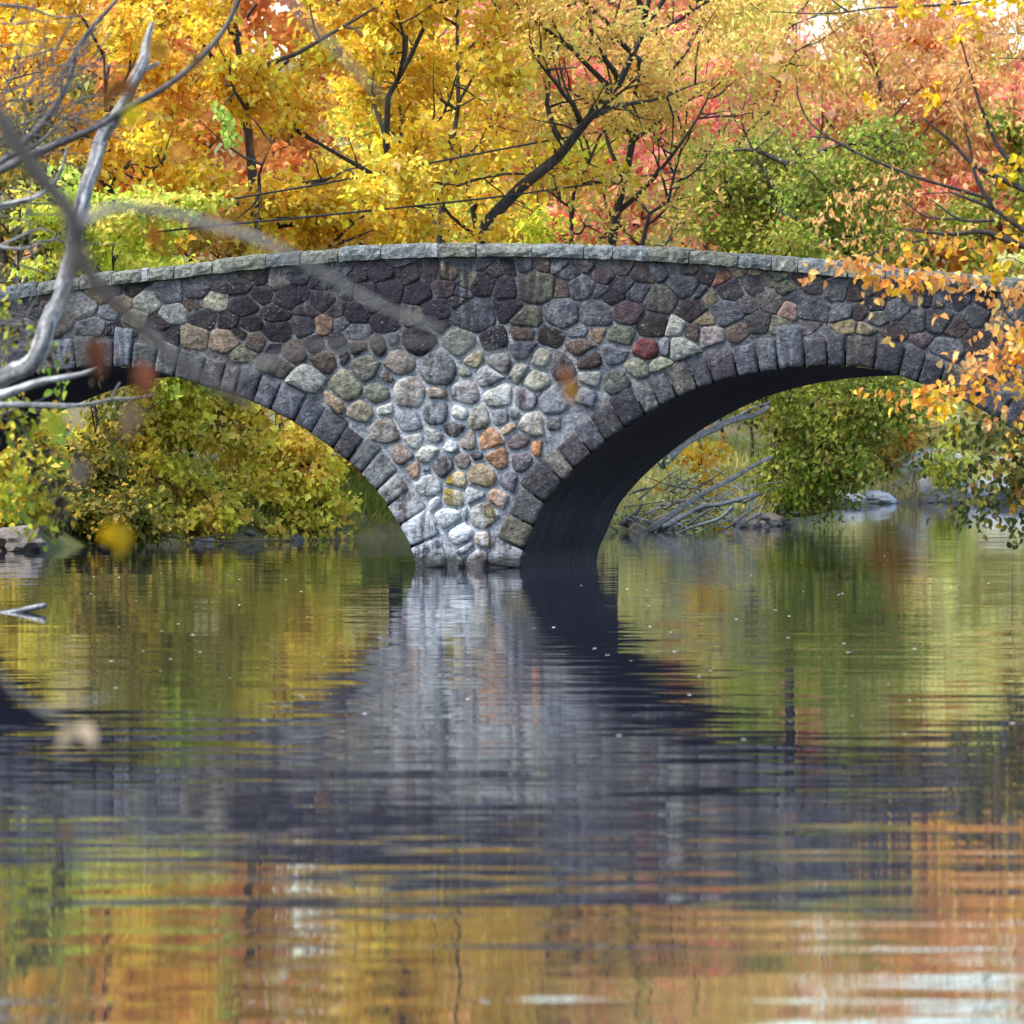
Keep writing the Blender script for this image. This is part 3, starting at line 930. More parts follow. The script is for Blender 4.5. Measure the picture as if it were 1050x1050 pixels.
tree('maple_tree', 'orange yellow tree at the left edge of the photo, behind the bare grey snag', 'tree', gbase(20, 121), 10.2, 4.0, YOR, 18000, YL_, seed=11, f0=0.2, skip=0.3, clump=0.22, group=G1)
tree('maple_tree', 'dense golden yellow tree rising just right of the broken snag', 'tree', gbase(150, 117), 9.6, 3.8, YOR, 19000, YL_, seed=12, f0=0.22, skip=0.3, clump=0.22, group=G1)
b = gbase(262, 119)
tree('maple_tree', 'yellow tree with a dark upright trunk showing above the left arch haunch', 'tree', b, 11.5, 3.9, YEL, 17000, YL_, seed=13, trunk=T_px([(262, 260), (258, 170), (248, 80), (240, 10), (246, -30), (250, -70)], 119, b), r0=0.21, f0=0.25, skip=0.34, clump=0.21, group=G1)
b = gbase(405, 121)
tree('maple_tree', 'bright yellow tree above the bridge pier with a forked dark limb', 'tree', b, 11.5, 3.9, YEL, 17000, YL_, seed=14, trunk=T_px([(408, 255), (402, 190), (395, 110), (425, 50), (450, -10), (455, -50), (450, -80)], 121, b), r0=0.16, f0=0.3, skip=0.34, clump=0.21, group=G1)
b = gbase(450, 125)
tree('maple_tree', 'loose lemon yellow tree with thin grey trunk over the middle of the parapet', 'tree', b, 11.5, 3.2, YEL, 8500, YL_, seed=15, trunk=T_px([(450, 250), (456, 190), (470, 110), (468, 30), (475, -40), (480, -75)], 125, b), r0=0.13, f0=0.4, bark=M_GREYBARK, skip=0.35, group=G1)
tree('maple_tree', 'thin yellow young tree behind the loose lemon yellow one', 'tree', gbase(525, 132), 9.6, 2.8, YEL, 6000, YL_, seed=16, f0=0.4, skip=0.35, group=G1)

G2 = 'gold and tan trees behind the bridge'
b = gbase(470, 123)
tree('leaning_tree', 'gold tree with a thick dark trunk leaning right over the parapet', 'tree', b, 12, 3.6, GOLD, 7500, (0.13, 0.06), clump=0.22, seed=21,
     trunk=T_px([(495, 248), (530, 196), (562, 171), (586, 146), (604, 121), (619, 102), (636, 83), (660, 30), (668, -20), (660, -60)], 123, b), r0=0.24, f0=0.6, skip=0.4, group=G2)
b = gbase(626, 127)
tree('thin_tree', 'thin tan tree with an upright knotted trunk right of the leaning trunk', 'tree', b, 12, 3.4, GOLD, 6500, (0.13, 0.055), clump=0.22, seed=22,
     trunk=T_px([(626, 250), (633, 215), (641, 181), (651, 139), (652, 99), (651, 60), (655, -10), (650, -55)], 127, b), r0=0.18, f0=0.52, skip=0.45, group=G2)
b = gbase(612, 128)
tree('crooked_tree', 'small crooked sapling with few gold leaves beside the green tree', 'tree', b, 8, 1.9, GOLD, 1300, (0.17, 0.08), seed=23,
     trunk=T_px([(661, 238), (676, 218), (690, 200), (689, 186), (700, 150), (705, 110)], 128, b), r0=0.12, f0=0.45, group=G2)
b = gbase(588, 126)
tree('slim_tree', 'slim bare sapling between the leaning trunk and the knotted trunk', 'tree', b, 8, 1.6, GOLD, 900, (0.16, 0.08), seed=24,
     trunk=T_px([(586, 233), (594, 191), (601, 173), (616, 139), (625, 100), (628, 60)], 126, b), r0=0.1, f0=0.5, group=G2)
tree('russet_tree', 'russet tan tree with narrow curled leaves above the right arch crown', 'tree', gbase(770, 150), 11.3, 4.6, GOLD, 11000, (0.19, 0.07), seed=25, f0=0.4, droop=1.0, skip=0.25, group=G2)
tree('russet_tree', 'copper tree with curled drooping leaves at the upper right edge', 'tree', gbase(1035, 204), 13.0, 6.5, TAN, 17000, (0.22, 0.08), seed=26, f0=0.45, droop=1.3, skip=0.15, group=G2)
tree('russet_tree', 'pale copper tree between the green tree and the upper right corner', 'tree', gbase(872, 200), 12.8, 5.5, TAN, 13000, (0.22, 0.08), seed=27, f0=0.5, droop=1.3, group=G2)

b = gbase(790, 134)
tree('green_tree', 'olive green tree hanging over the water through and above the right arch', 'tree', b, 7.6, 2.6, GRN, 34000, (0.115, 0.07), seed=31,
     trunk=T_px([(790, 515), (796, 470), (805, 400), (812, 300), (815, 200), (812, 150)], 133, b), r0=0.22, f0=0.3, nlimb=12, lift=(-25, 40), up=-0.03, droop=0.9, skip=0.5, side=(0.12, -0.1, 0), shape='round',
     blobs=[(852, 425, -1.5, 50, 42, 3), (835, 480, -1.5, 42, 34, 2.4), (890, 400, -2, 42, 26, 2), (868, 460, -2, 34, 30, 1.5), (800, 500, -1, 24, 16, 0.5), (925, 415, -2.5, 26, 18, .6), (800, 420, 0, 30, 22, .5),
            (745, 205, 0, 44, 42, 2.0), (800, 170, 0.5, 42, 34, 1.8), (865, 195, -0.5, 48, 38, 2.0), (800, 235, 0, 56, 26, 1.8), (905, 150, -1, 34, 26, .9), (725, 160, 0, 22, 22, .6), (900, 245, -1, 40, 18, .8)])
tree('green_tree', 'green tree mostly hidden behind the orange twigs at right, above the coping', 'tree', gbase(1045, 196), 9.5, 3.8, GRN, 9000, (0.2, 0.12), seed=32, f0=0.4, skip=0.3)

# far trees: three meshes, copied
G3 = 'far red and orange trees on the slope'
farA = tree('far_tree', 'far coral red tree glimpsed between the leaning and knotted trunks', 'tree', gbase(614, 140), 9.0, 3.9, RED, 11000, (0.25, 0.16), seed=41, f0=0.15, group=G3)
farB = tree('far_tree', 'far orange tree behind the yellow tree over the pier', 'tree', gbase(480, 168), 10.5, 4.4, ORG, 11000, (0.25, 0.16), seed=42, f0=0.15, group=G3)
farC = tree('far_tree', 'far crimson pink tree showing at the top between gold and copper trees', 'tree', gbase(735, 176), 12.5, 3.4, PINK, 9000, (0.25, 0.16), seed=43, f0=0.3, group=G3)
farD = tree('far_tree', 'far yellow green tree low behind the leaning trunk', 'tree', gbase(565, 150), 9, 3.6, LIME, 12000, (0.18, 0.11), seed=44, f0=0.1, group=G3)
def copy_thing(root, px, Y, rz, sc_, label):
    r = root.copy(); COL.objects.link(r)
    r.location = gbase(px, Y); r.rotation_euler = (0, 0, rz); r.scale = (sc_,) * 3
    r['label'] = label
    for ch in root.children:
        c = ch.copy(); COL.objects.link(c); c.parent = r
    return r
for src, px, Y, rz, s_, lb in [
    (farB, 90, 172, 1.1, 1.05, 'far orange tree filling the gap at the upper left behind the snag'),
    (farB, 300, 168, 2.3, 1.3, 'far orange tree behind the two yellow trees left of the pier'),
    (farA, 760, 165, 0.8, 1.0, 'far coral red tree behind the russet tree over the right arch crown'),
    (farA, 560, 186, 2.1, 1.2, 'far coral red tree highest behind the thin young yellow tree'),
    (farB, 965, 208, 0.2, 1.25, 'far orange tree behind the copper tree at the right edge'),
    (farB, 210, 160, 0.9, 1.0, 'far orange tree low behind the dense golden tree'),
    (farD, 850, 205, 1.9, 1.1, 'far yellow green tree beyond the far shore under the right arch'),
    (farD, 1000, 212, 2.9, 1.2, 'far yellow green tree beyond the low grey wall at the far shore'),
    (farB, 700, 205, 2.9, 1.1, 'far orange tree beyond the driftwood under the right arch'),
    (farA, 1090, 200, 1.0, 1.1, 'far coral red tree just beyond the right edge of the photo'),
    (farD, 400, 160, 0.4, 0.8, 'far yellow green tree low behind the tree over the pier')]:
    copy_thing(src, px, Y, rz, s_, lb)

# ------------------------------------------------------------------ shrubs on the far banks
def shrub(label, px, Y, H, Rc, pal, n, leaf, seed, **k):
    a = dict(f0=0.08, nlimb=14, sub=5, lift=(5, 70), r0=0.05, clump=0.16, up=-0.02, droop=0.5, skip=0.1, group='shrubs on the banks')
    a.update(k)
    return tree('shrub', label, 'shrub', gbase(px, Y), H, Rc, pal, n, leaf, seed, **a)

shrub('golden shrub overhanging the water under the left arch, right part', 275, 114.5, 3.8, 1.6, [((252, 222, 84), 4), ((248, 204, 84), 3), ((232, 222, 88), 4), ((244, 190, 104), 1.2), ((200, 200, 80), 2)], 8500, (0.135, 0.085), 51, side=(0, -0.2, -0.05), r0=0.025, blobs=[(235, 445, 0, 40, 28, 1.5), (300, 478, -0.5, 40, 30, 2), (325, 520, -0.6, 26, 24, 1.2), (265, 515, -0.8, 40, 24, 1.5), (290, 542, -1, 36, 10, .6), (205, 420, 0, 30, 18, .8)])
shrub('yellow olive shrub overhanging the water in the middle of the left arch', 185, 112, 3.6, 1.6, YGR, 9000, (0.13, 0.08), 52, side=(0, -0.2, 0), r0=0.025, blobs=[(130, 440, -0.3, 36, 28, 1.4), (175, 425, 0, 36, 26, 1.4), (160, 490, -0.6, 40, 28, 1.5), (215, 525, -0.8, 36, 18, 1), (120, 515, -0.8, 30, 26, 1), (90, 470, -0.5, 26, 36, 1), (170, 535, -1, 40, 10, .5)])
shrub('dark olive shrub under the left arch beside the left boulder', 105, 109.5, 3.2, 1.7, [((120,120,45),3),((85,95,38),3),((170,150,55),2),((200,165,65),1)], 7000, (0.13, 0.08), 53, side=(0, -0.1, 0), blobs=[(80, 528, -1.2, 26, 16, 1), (115, 525, -1.4, 26, 18, 1), (150, 540, -1.0, 26, 9, .6), (95, 480, -.5, 30, 30, 1)])
shrub('bright yellow green shrub at the left edge over the boulder', 8, 105.5, 2.3, 1.1, YGR, 5500, (0.12, 0.075), 54)
shrub('tall yellow shrub at the back of the left arch', 330, 121, 3.8, 2.0, YOR, 6500, (0.15, 0.09), 55)
shrub('tall olive shrub rising above the parapet behind the snag', 30, 113, 6.6, 2.2, [((130,125,60),3),((165,155,70),2),((95,95,45),2),((190,180,90),1)], 9000, (0.14, 0.085), 56, f0=0.35, r0=0.08)
shrub('yellow green shrub rising above the left end of the parapet', 125, 112, 6.3, 2.0, LIME, 11000, (0.14, 0.085), 57, f0=0.35, r0=0.08)
shrub('lime shrub above the parapet where the two cables begin', 200, 114, 5.0, 1.4, LIME, 8000, (0.14, 0.085), 58, f0=0.4, r0=0.08)
shrub('pale yellow shrub just above the coping right of the lime shrub', 300, 118, 5.8, 1.9, [((222,190,90),3),((235,200,110),2),((200,165,60),2),((180,170,70),1)], 7000, (0.14, 0.07), 59, f0=0.45, r0=0.08)
shrub('low yellow green shrub above the coping left of the leaning trunk', 505, 117, 7.3, 2.0, [((205,200,50),3),((175,185,50),3),((225,205,60),2)], 6500, (0.13, 0.08), 60, f0=0.45, r0=0.08)
shrub('low lime green shrub above the coping under the leaning trunk', 568, 119.5, 7.0, 1.6, LIME, 5000, (0.13, 0.08), 61, f0=0.5, r0=0.08)
shrub('orange shrub behind the driftwood under the right arch', 722, 128, 2.2, 0.8, YOR, 1300, (0.13, 0.08), 62)
shrub('pale yellow green bush left of the driftwood beside the arch', 668, 134, 3.6, 1.9, PALE, 4500, (0.14, 0.08), 63)
shrub('tall pale yellow bush behind the driftwood pile', 745, 142, 4.4, 2.2, PALE, 6500, (0.14, 0.08), 64)
shrub('small straw green bush at the foot of the driftwood', 700, 127, 1.3, 0.8, PALE, 1500, (0.11, 0.06), 65)
shrub('lime bush beside the olive tree, upper left in the right arch', 770, 138, 5.2, 1.7, LIME, 5500, (0.14, 0.08), 66, f0=0.4)
shrub('yellow green bush on the far shore next to the olive tree', 878, 181, 3.0, 1.7, LIME, 4500, (0.17, 0.1), 67)
shrub('ochre bush on the far shore left of the pale boulders', 915, 181, 2.2, 1.0, [((215,165,80),3),((200,185,80),2),((190,130,60),2)], 2600, (0.15, 0.09), 68)
shrub('small yellow bush among the far shore boulders', 968, 179.5, 1.2, 0.7, LIME, 1300, (0.14, 0.08), 69)
shrub('tall pale green bush behind the low grey wall on the far shore', 950, 190, 4.2, 2.5, PALE, 6500, (0.18, 0.1), 70)
shrub('pale gold bush behind the low grey wall at the right edge', 1040, 192, 4.6, 2.6, PALE, 6000, (0.18, 0.1), 71)
shrub('tall pale straw bush on the far shore behind the olive tree', 830, 176, 5.0, 2.4, PALE, 6000, (0.18, 0.1), 72)

shrub('broad straw coloured bush left of the pale bush beside the arch', 640, 140, 3.4, 2.0, PALE, 5000, (0.15, 0.09), 73)
shrub('pale lime bush farther back behind the driftwood pile', 710, 152, 4.6, 2.4, PALE, 6000, (0.16, 0.09), 74)
shrub('wide pale green bush behind the ochre far shore bush', 900, 186, 4.0, 2.3, PALE, 6000, (0.18, 0.1), 75)
shrub('pale gold bush behind the wall between two pale bushes', 995, 194, 4.4, 2.4, [((228, 205, 120), 3), ((212, 200, 110), 2), ((235, 190, 130), 1)], 6000, (0.18, 0.1), 76)
# ------------------------------------------------------------------ grass on the far bank behind the pier
def grass():
    rng = np.random.RandomState(3)
    P_, C_ = [], []
    g1 = [((130, 142, 56), 4), ((104, 124, 48), 3), ((158, 158, 74), 2), ((170, 155, 88), 1.5)]
    g2 = [((226, 218, 140), 4), ((204, 204, 116), 3), ((234, 214, 150), 3), ((180, 186, 98), 2)]
    for x0, x1, n, dep, pal in [(205, 520, 9000, 9, g1), (-60, 205, 2500, 5, g1), (620, 800, 5000, 14, g2), (820, 1130, 9000, 16, g2)]:
        px = rng.uniform(x0, x1, n); Y = np.interp(px, _SX, _SY) + rng.uniform(0.3, dep, n)
        x = (px - 525) / F * Y
        P_.append(np.stack([x, Y, ground_z(x, Y) - 0.02], 1)); C_.append(leaf_colours(rng, n, pal))
    pos = np.vstack(P_); col = np.vstack(C_); n = len(pos)
    d = rng.normal(size=(n, 3)) * 0.4 + np.array([0, 0, 1])
    nor = rng.normal(size=(n, 3)) + np.array([0, -1, 0])
    me = leaf_mesh('grass', pos, d, nor, rng.uniform(0.2, 0.65, n), rng.uniform(0.02, 0.05, n), col, fold=0.1)
    tag(link('grass', me, M_LEAF), 'rough green and straw grass on the banks behind the bridge', 'grass', kind='stuff')
grass()

# ------------------------------------------------------------------ rocks
def boulder(name, label, px, py, Y, w, h, dpt, mat, seed, group='boulders at the waterline'):
    rng = random.Random(seed)
    c = at(px, py, Y)
    import bmesh
    bm = bmesh.new()
    bmesh.ops.create_icosphere(bm, subdivisions=3, radius=1)
    off = Vector((rng.uniform(-9, 9), rng.uniform(-9, 9), rng.uniform(-9, 9)))
    for v in bm.verts:
        p = v.co.copy()
        k = 1 + 0.36 * mnoise.noise(p * 1.1 + off) - 0.22 * abs(mnoise.noise(p * 2.3 + off)) + 0.10 * mnoise.noise(p * 5 + off)
        q = p * k
        v.co = (q.x * w, q.y * dpt, max(q.z, -0.6) * h)
    for f in bm.faces: f.smooth = False
    me = bpy.data.meshes.new(name); bm.to_mesh(me); bm.free()
    o = link(name, me, mat)
    o.location = c
    return tag(o, label, 'boulder', group)
boulder('boulder', 'brown grey boulder at the waterline on the left edge', 22, 556, 103, 0.46, 0.32, 0.5, M_BROWNROCK, 1)
boulder('boulder', 'large pale whitish boulder on the far shore under the grey wall', 956, 482, 181, 1.15, 0.62, 1.0, M_ROCK, 2)
boulder('boulder', 'small pale boulder below the large whitish one on the far shore', 953, 503, 179.5, 0.42, 0.5, 0.45, M_ROCK, 3)
boulder('boulder', 'wide pale boulder at the right edge of the far shore', 1032, 505, 180, 1.1, 0.5, 0.8, M_ROCK, 4)
boulder('boulder', 'flat pale boulder between the small one and the right edge of the far shore', 992, 508, 179.5, 0.6, 0.34, 0.6, M_ROCK, 5)
boulder('boulder', 'dark grey boulder beside the ochre bush on the far shore', 928, 505, 180, 0.5, 0.55, 0.5, M_BROWNROCK, 6)
boulder('boulder', 'low grey boulder on the shore right of the olive tree trunk', 862, 517, 169, 0.7, 0.3, 0.6, M_ROCK, 7)
boulder('boulder', 'long low pale rock on the shore between two far bushes', 895, 513, 176, 0.7, 0.28, 0.5, M_ROCK, 8)
boulder('boulder', 'flat pale stone by the water under the golden left arch shrubs', 196, 557, 111.2, 0.6, 0.12, 0.3, M_ROCK, 9)

def shore_stones():
    rng = random.Random(12)
    protos = []
    for i in range(4):
        o = boulder('shore_stone', 'small mud stained stone lying at the water line of the far bank', 0, 448, 100, 0.2, 0.13, 0.17, M_BROWNROCK, 30 + i, 'small stones along the far bank')
        o['category'] = 'stone'; protos.append(o)
    for i in range(64):
        px = rng.choice([rng.uniform(-40, 420), rng.uniform(640, 810), rng.uniform(640, 810), rng.uniform(840, 1100), rng.uniform(840, 1100)])
        Y = float(np.interp(px, _SX, _SY)) + rng.uniform(-0.5, 0.7)
        x = (px - 525) / F * Y
        o = protos[i] if i < 4 else protos[i % 4].copy()
        if i >= 4: COL.objects.link(o)
        k = rng.uniform(0.5, 1.7) * (Y / 120) * (0.6 if px < 500 else 1)
        o.location = (x, Y, max(0.0, float(ground_z(x, Y))) + 0.02 * k); o.scale = (k, k, k * rng.uniform(0.7, 1.1)); o.rotation_euler = (0, 0, rng.uniform(0, 6.28))
shore_stones()

wl_ = MB()
def box(mb, x0, x1, y0, y1, z0, z1, col=None):
    V = [(x, y, z) for x in (x0, x1) for y in (y0, y1) for z in (z0, z1)]
    mb.add(V, [(0, 1, 3, 2), (4, 6, 7, 5), (0, 4, 5, 1), (2, 3, 7, 6), (0, 2, 6, 4), (1, 5, 7, 3)], col)
q0 = at(905, 470, 186); q1 = at(1130, 470, 186)
wroot = empty('retaining_wall', ((q0[0] + q1[0]) / 2, 186.2, 0.3), 'low grey retaining wall with pale cap along the far shore', 'wall')
box(wl_, q0[0], q1[0], 186, 186.4, -0.2, q0[2] - 0.06)
wl_.build('wall', M_CONC, wroot, False, origin=wroot.location)
wl_ = MB(); box(wl_, q0[0] - 0.04, q1[0] + 0.04, 185.94, 186.46, q0[2] - 0.057, q0[2] + 0.03)
wl_.build('cap', M_ROCK, wroot, False, origin=wroot.location)

# ------------------------------------------------------------------ driftwood behind the right arch
rd = random.Random(77)
def branch_obj(name, label, pts_px, Y, r0, r1, mat, cat='branch', group=None, forks=(), depth=0.0, n=14, sides=7):
    P = np.array([at(x, y, Y + depth * i / max(1, len(pts_px) - 1)) for i, (x, y) in enumerate(pts_px)])
    P = smooth_path(P, n)
    mb = MB()
    rng = random.Random(hash(label) % 1000 if False else len(label) * 7)
    mb.tube(P, np.linspace(r0, r1, n), sides, wob=0.1, rng=rng, grain=True)
    for fk in forks:
        Q = smooth_path(np.array([at(x, y, Y + dy) for x, y, dy in fk['p']]), max(5, 4 * len(fk['p'])))
        mb.tube(Q, np.linspace(fk['r0'], fk['r1'], len(Q)), 6, wob=0.08, rng=rng)
    o = mb.build(name, mat, None, True, origin=P[0])
    o.location = tuple(P[0])
    return tag(o, label, cat, group)
GD_ = 'driftwood under the right arch'
branch_obj('fallen_branch', 'longest grey fallen branch slanting up to the right from the water', [(664, 545), (689, 527), (720, 506), (750, 491), (771, 478), (792, 468)], 123, 0.075, 0.035, M_SNAG, group=GD_)
branch_obj('fallen_branch', 'thick grey fallen branch lying below the longest slanting one', [(680, 541), (714, 522), (746, 515), (777, 506)], 124, 0.065, 0.045, M_SNAG, group=GD_)
branch_obj('fallen_branch', 'short pale stick standing steeply out of the water beside the olive trunk', [(752, 547), (765, 527), (776, 504)], 125, 0.03, 0.05, M_SNAG, group=GD_)
branch_obj('fallen_branch', 'grey branch dipping into the water along the front of the pile', [(690, 549), (714, 539), (737, 532), (752, 520)], 122, 0.025, 0.035, M_SNAG, group=GD_)
branch_obj('fallen_branch', 'arched grey limb highest in the right arch reaching the olive tree', [(676, 478), (704, 453), (729, 441), (750, 431), (775, 425), (788, 416)], 127, 0.11, 0.05, M_SNAG, group=GD_,
           forks=[{'p': [(726, 443, 0), (736, 432, 0), (740, 424, 0)], 'r0': 0.03, 'r1': 0.015}, {'p': [(750, 431, 0), (770, 419, 0), (790, 412, 0)], 'r0': 0.03, 'r1': 0.012}])
branch_obj('fallen_branch', 'dark stubby branch at the pile end nearest the bridge', [(630, 541), (650, 528), (659, 516)], 125, 0.07, 0.035, M_GREYBARK, group=GD_)
branch_obj('fallen_branch', 'low stick pointing right at the water under the olive trunk', [(756, 540), (775, 529), (782, 526)], 126, 0.02, 0.03, M_SNAG, group=GD_)
branch_obj('fallen_branch', 'dark branch lying at the waterline right of the olive trunk', [(795, 529), (830, 527), (850, 522), (870, 515)], 134, 0.06, 0.02, M_BARK, group=GD_)
for i in range(66):
    x = rd.uniform(632, 770); y0 = rd.uniform(498, 545)
    l = rd.uniform(18, 70); a = R(rd.choice([rd.uniform(5, 40), rd.uniform(140, 178)]))
    Y = 124.0 + rd.uniform(-0.8, 3.5)
    branch_obj('brushwood_stick', 'thin grey stick in the tangle of brushwood under the right arch', [(x, y0), (x + l / 2 * math.cos(a), y0 - l / 2 * math.sin(a) - rd.uniform(-3, 3)), (x + l * math.cos(a), y0 - l * math.sin(a))],
               Y, rd.uniform(0.010, 0.026), 0.006, rd.choice([M_SNAG, M_GREYBARK]), 'stick', 'brushwood sticks under the right arch', n=7, sides=5)
branch_obj('dead_branch', 'dark thin dead branch trailing in the water under the left arch shrubs', [(140, 546), (180, 551), (230, 556), (280, 553), (318, 560)], 109, 0.02, 0.008, M_BARK,
           forks=[{'p': [(200, 553, 0), (225, 549, 0.2), (250, 549, 0.3)], 'r0': 0.012, 'r1': 0.006}, {'p': [(250, 555, 0), (262, 561, 0), (266, 568, 0)], 'r0': 0.01, 'r1': 0.006}, {'p': [(170, 550, 0), (178, 560, 0), (190, 563, 0)], 'r0': 0.01, 'r1': 0.006}])
branch_obj('broken_branch', 'pale broken branch end sticking out over the water at the left edge', [(-40, 634), (0, 630), (25, 625), (47, 620)], 67, 0.05, 0.035, M_SNAG)

# ------------------------------------------------------------------ cables
def cable(label, pts):
    P = smooth_path(np.array([at(x, y, Y) for x, y, Y in pts]), 40)
    mb = MB(); mb.tube(P, 0.021, 6)
    o = mb.build('cable', M_CABLE, None, True, origin=P[0]); o.location = tuple(P[0])
    tag(o, label, 'cable', 'cables strung behind the bridge')
cable('lower black cable strung above the parapet, ending in the olive tree', [(160, 238, 110), (215, 232, 111.5), (370, 217, 116), (525, 200, 121), (690, 176, 131), (800, 157, 140)])
cable('upper black cable crossing in front of the leaning trunk', [(160, 219, 110), (220, 207, 111.5), (350, 185, 116), (525, 151, 121), (700, 120, 140), (800, 101, 168)])

# ------------------------------------------------------------------ snag at the left
def snag():
    Y = 43.0; KR = 43 / 76      # near enough that its reflection falls below the frame
    gx = -0.114 * Y - 1.6
    base = np.array([gx, Y, float(ground_z(gx, Y))])
    root = empty('dead_tree', base, 'bare bleached snag with a broken top leaning in from the left bank', 'dead tree')
    rng = random.Random(4)
    mb = MB()
    main = [(-150, 500), (-60, 425), (-15, 402), (8, 385), (33, 372), (44, 350), (49, 330), (63, 304), (68, 282), (75, 258), (77, 236), (84, 212), (88, 192), (96, 172), (104, 142), (116, 124), (131, 100), (137, 84), (147, 64), (150, 44), (156, 24)]
    P = smooth_path([at(x, y, Y + 0.15 * math.sin(i)) for i, (x, y) in enumerate(main)], 90)
    P = np.vstack([[base + [0, 0, -0.3]], P])
    rad = np.interp(np.linspace(0, 1, 91), [0, 0.3, 0.55, 0.75, 0.93, 1], [0.24, 0.125, 0.10, 0.09, 0.066, 0.028]) * KR
    mb.tube(P, rad, 18, wob=0.07, rng=rng, grain=True)
    mb.build('trunk', M_SNAG, root, True, origin=base)
    def limb(pts, r0, r1, dy=0.0, n=20, mat=M_SNAG, name='limb'):
        m = MB()
        Q = smooth_path([at(x, y, Y + dy) for x, y in pts], n)
        m.tube(Q, np.linspace(r0, r1, n) * KR, 10, wob=0.1, rng=rng, grain=True)
        m.build(name, mat, root, True, origin=base)
    limb([(-30, 190), (0, 175), (30, 160), (95, 132), (135, 108), (165, 92), (200, 65), (230, 30), (246, -5), (262, -50)], 0.055, 0.025, -0.25, 30, M_GREYBARK)
    limb([(-30, 190), (10, 160), (45, 125), (70, 85), (82, 45), (120, 0), (140, -20)], 0.06, 0.02, 0.5, 26, M_GREYBARK)
    limb([(-20, 222), (0, 212), (40, 200), (60, 180), (70, 150)], 0.05, 0.015, 0.3)
    limb([(0, 406), (41, 392), (82, 384), (105, 376)], 0.07, 0.02, -0.3)
    limb([(-30, 420), (10, 415), (79, 416), (113, 410), (144, 408), (160, 405)], 0.045, 0.012, -0.35)
    limb([(113, 411), (118, 400), (123, 392)], 0.016, 0.008, -0.35, 6)
    limb([(146, 72), (156, 68), (163, 64)], 0.04, 0.02, 0, 6)
    limb([(-20, 250), (20, 255), (45, 248), (62, 243)], 0.025, 0.01, 0.2)
    limb([(-20, 262), (15, 245), (40, 235), (55, 240)], 0.022, 0.01, 0.4)
    limb([(10, 160), (35, 150), (60, 128), (88, 97)], 0.03, 0.008, 0.3, 12, M_GREYBARK)
    limb([(0, 5), (30, 8), (60, 18), (95, 14)], 0.025, 0.008, 0.6, 12, M_GREYBARK)
    # the haze of fine twigs in the corner
    m = MB()
    for i in range(120):
        x, y = rng.choice([(rng.uniform(-30, 40), rng.uniform(180, 330)), (rng.uniform(-30, 30), rng.uniform(330, 430)), (rng.uniform(-20, 70), rng.uniform(80, 170)), (rng.uniform(-20, 60), rng.uniform(100, 170)), (rng.uniform(-20, 20), rng.uniform(0, 160)), (rng.uniform(20, 80), rng.uniform(60, 130))])
        a = R(rng.uniform(-20, 110)); l = rng.uniform(35, 110)
        dy = rng.uniform(-0.6, 0.8)
        pts = [at(x, y, Y + dy)]
        for k in range(5):
            a += R(rng.uniform(-14, 14)); x += l / 5 * math.cos(a); y -= l / 5 * math.sin(a)
            pts.append(at(x, y, Y + dy))
        m.tube(smooth_path(pts, 9), np.linspace(0.013, 0.004, 9) * KR, 4, cap=False)
    m.build('twigs', M_GREYBARK, root, True, origin=base)
snag()

# vine leaves around the snag's foot
def spray_mesh(rng, specs, Y, pal_default, size, fine=True, droop=1.0):
    P_, D_, N_, L_, W_, C_ = [], [], [], [], [], []
    twigs = []
    for sp in specs:
        pts = np.array([at(x, y, Y + sp.get('dy', 0)) for x, y in sp['p']])
        Q = smooth_path(pts, 24) if len(pts) > 2 else np.linspace(pts[0], pts[-1], 24)
        twigs.append((Q, sp.get('r', 0.006)))
        n = sp['n']
        px = Y / F
        k = rng.uniform(sp.get('f0', 0.0), 1, n)
        base = np.array([path_at(Q, f) for f in k])
        base = base + rng.normal(size=(n, 3)) * np.array([sp['s'], sp['s'] * 1.3, sp['s']]) * px * 0.75
        d = rand_dirs(rng, n, sp.get('droop', droop))
        s = size * sp.get('k', 1.0) * rng.uniform(0.65, 1.2, n)
        P_.append(base); D_.append(d); N_.append(rng.normal(size=(n, 3)) * 0.7 + np.array([0, -0.9, 0.5]))
        L_.append(s); W_.append(s * sp.get('asp', 0.6)); C_.append(leaf_colours(rng, n, sp.get('pal', pal_default)))
    cat = lambda a: np.concatenate(a)
    return (cat(P_), cat(D_), cat(N_), cat(L_), cat(W_), cat(C_)), twigs

def leafy_thing(name, label, cat, base, specs, Y, pal, size, wood_mat, seed, extra=None, group=None):
    rng = np.random.RandomState(seed)
    root = empty(name, base, label, cat, group)
    (p, d, n, l, w, c), tw = spray_mesh(rng, specs, Y, pal, size)
    base = np.array(base)
    me = leaf_mesh('leaves', p - base, d, n, l, w, c, fine=True)
    link('leaves', me, M_LEAF, root)
    m = MB()
    for Q, r in tw: m.tube(Q, np.linspace(r, r * 0.4, len(Q)), 5, cap=False)
    if extra:
        for pts, r0, r1 in extra:
            Q = smooth_path(pts, max(8, 5 * len(pts))); m.tube(Q, np.linspace(r0, r1, len(Q)), 8)
    m.build('stems', wood_mat, root, True, origin=base)
    return root

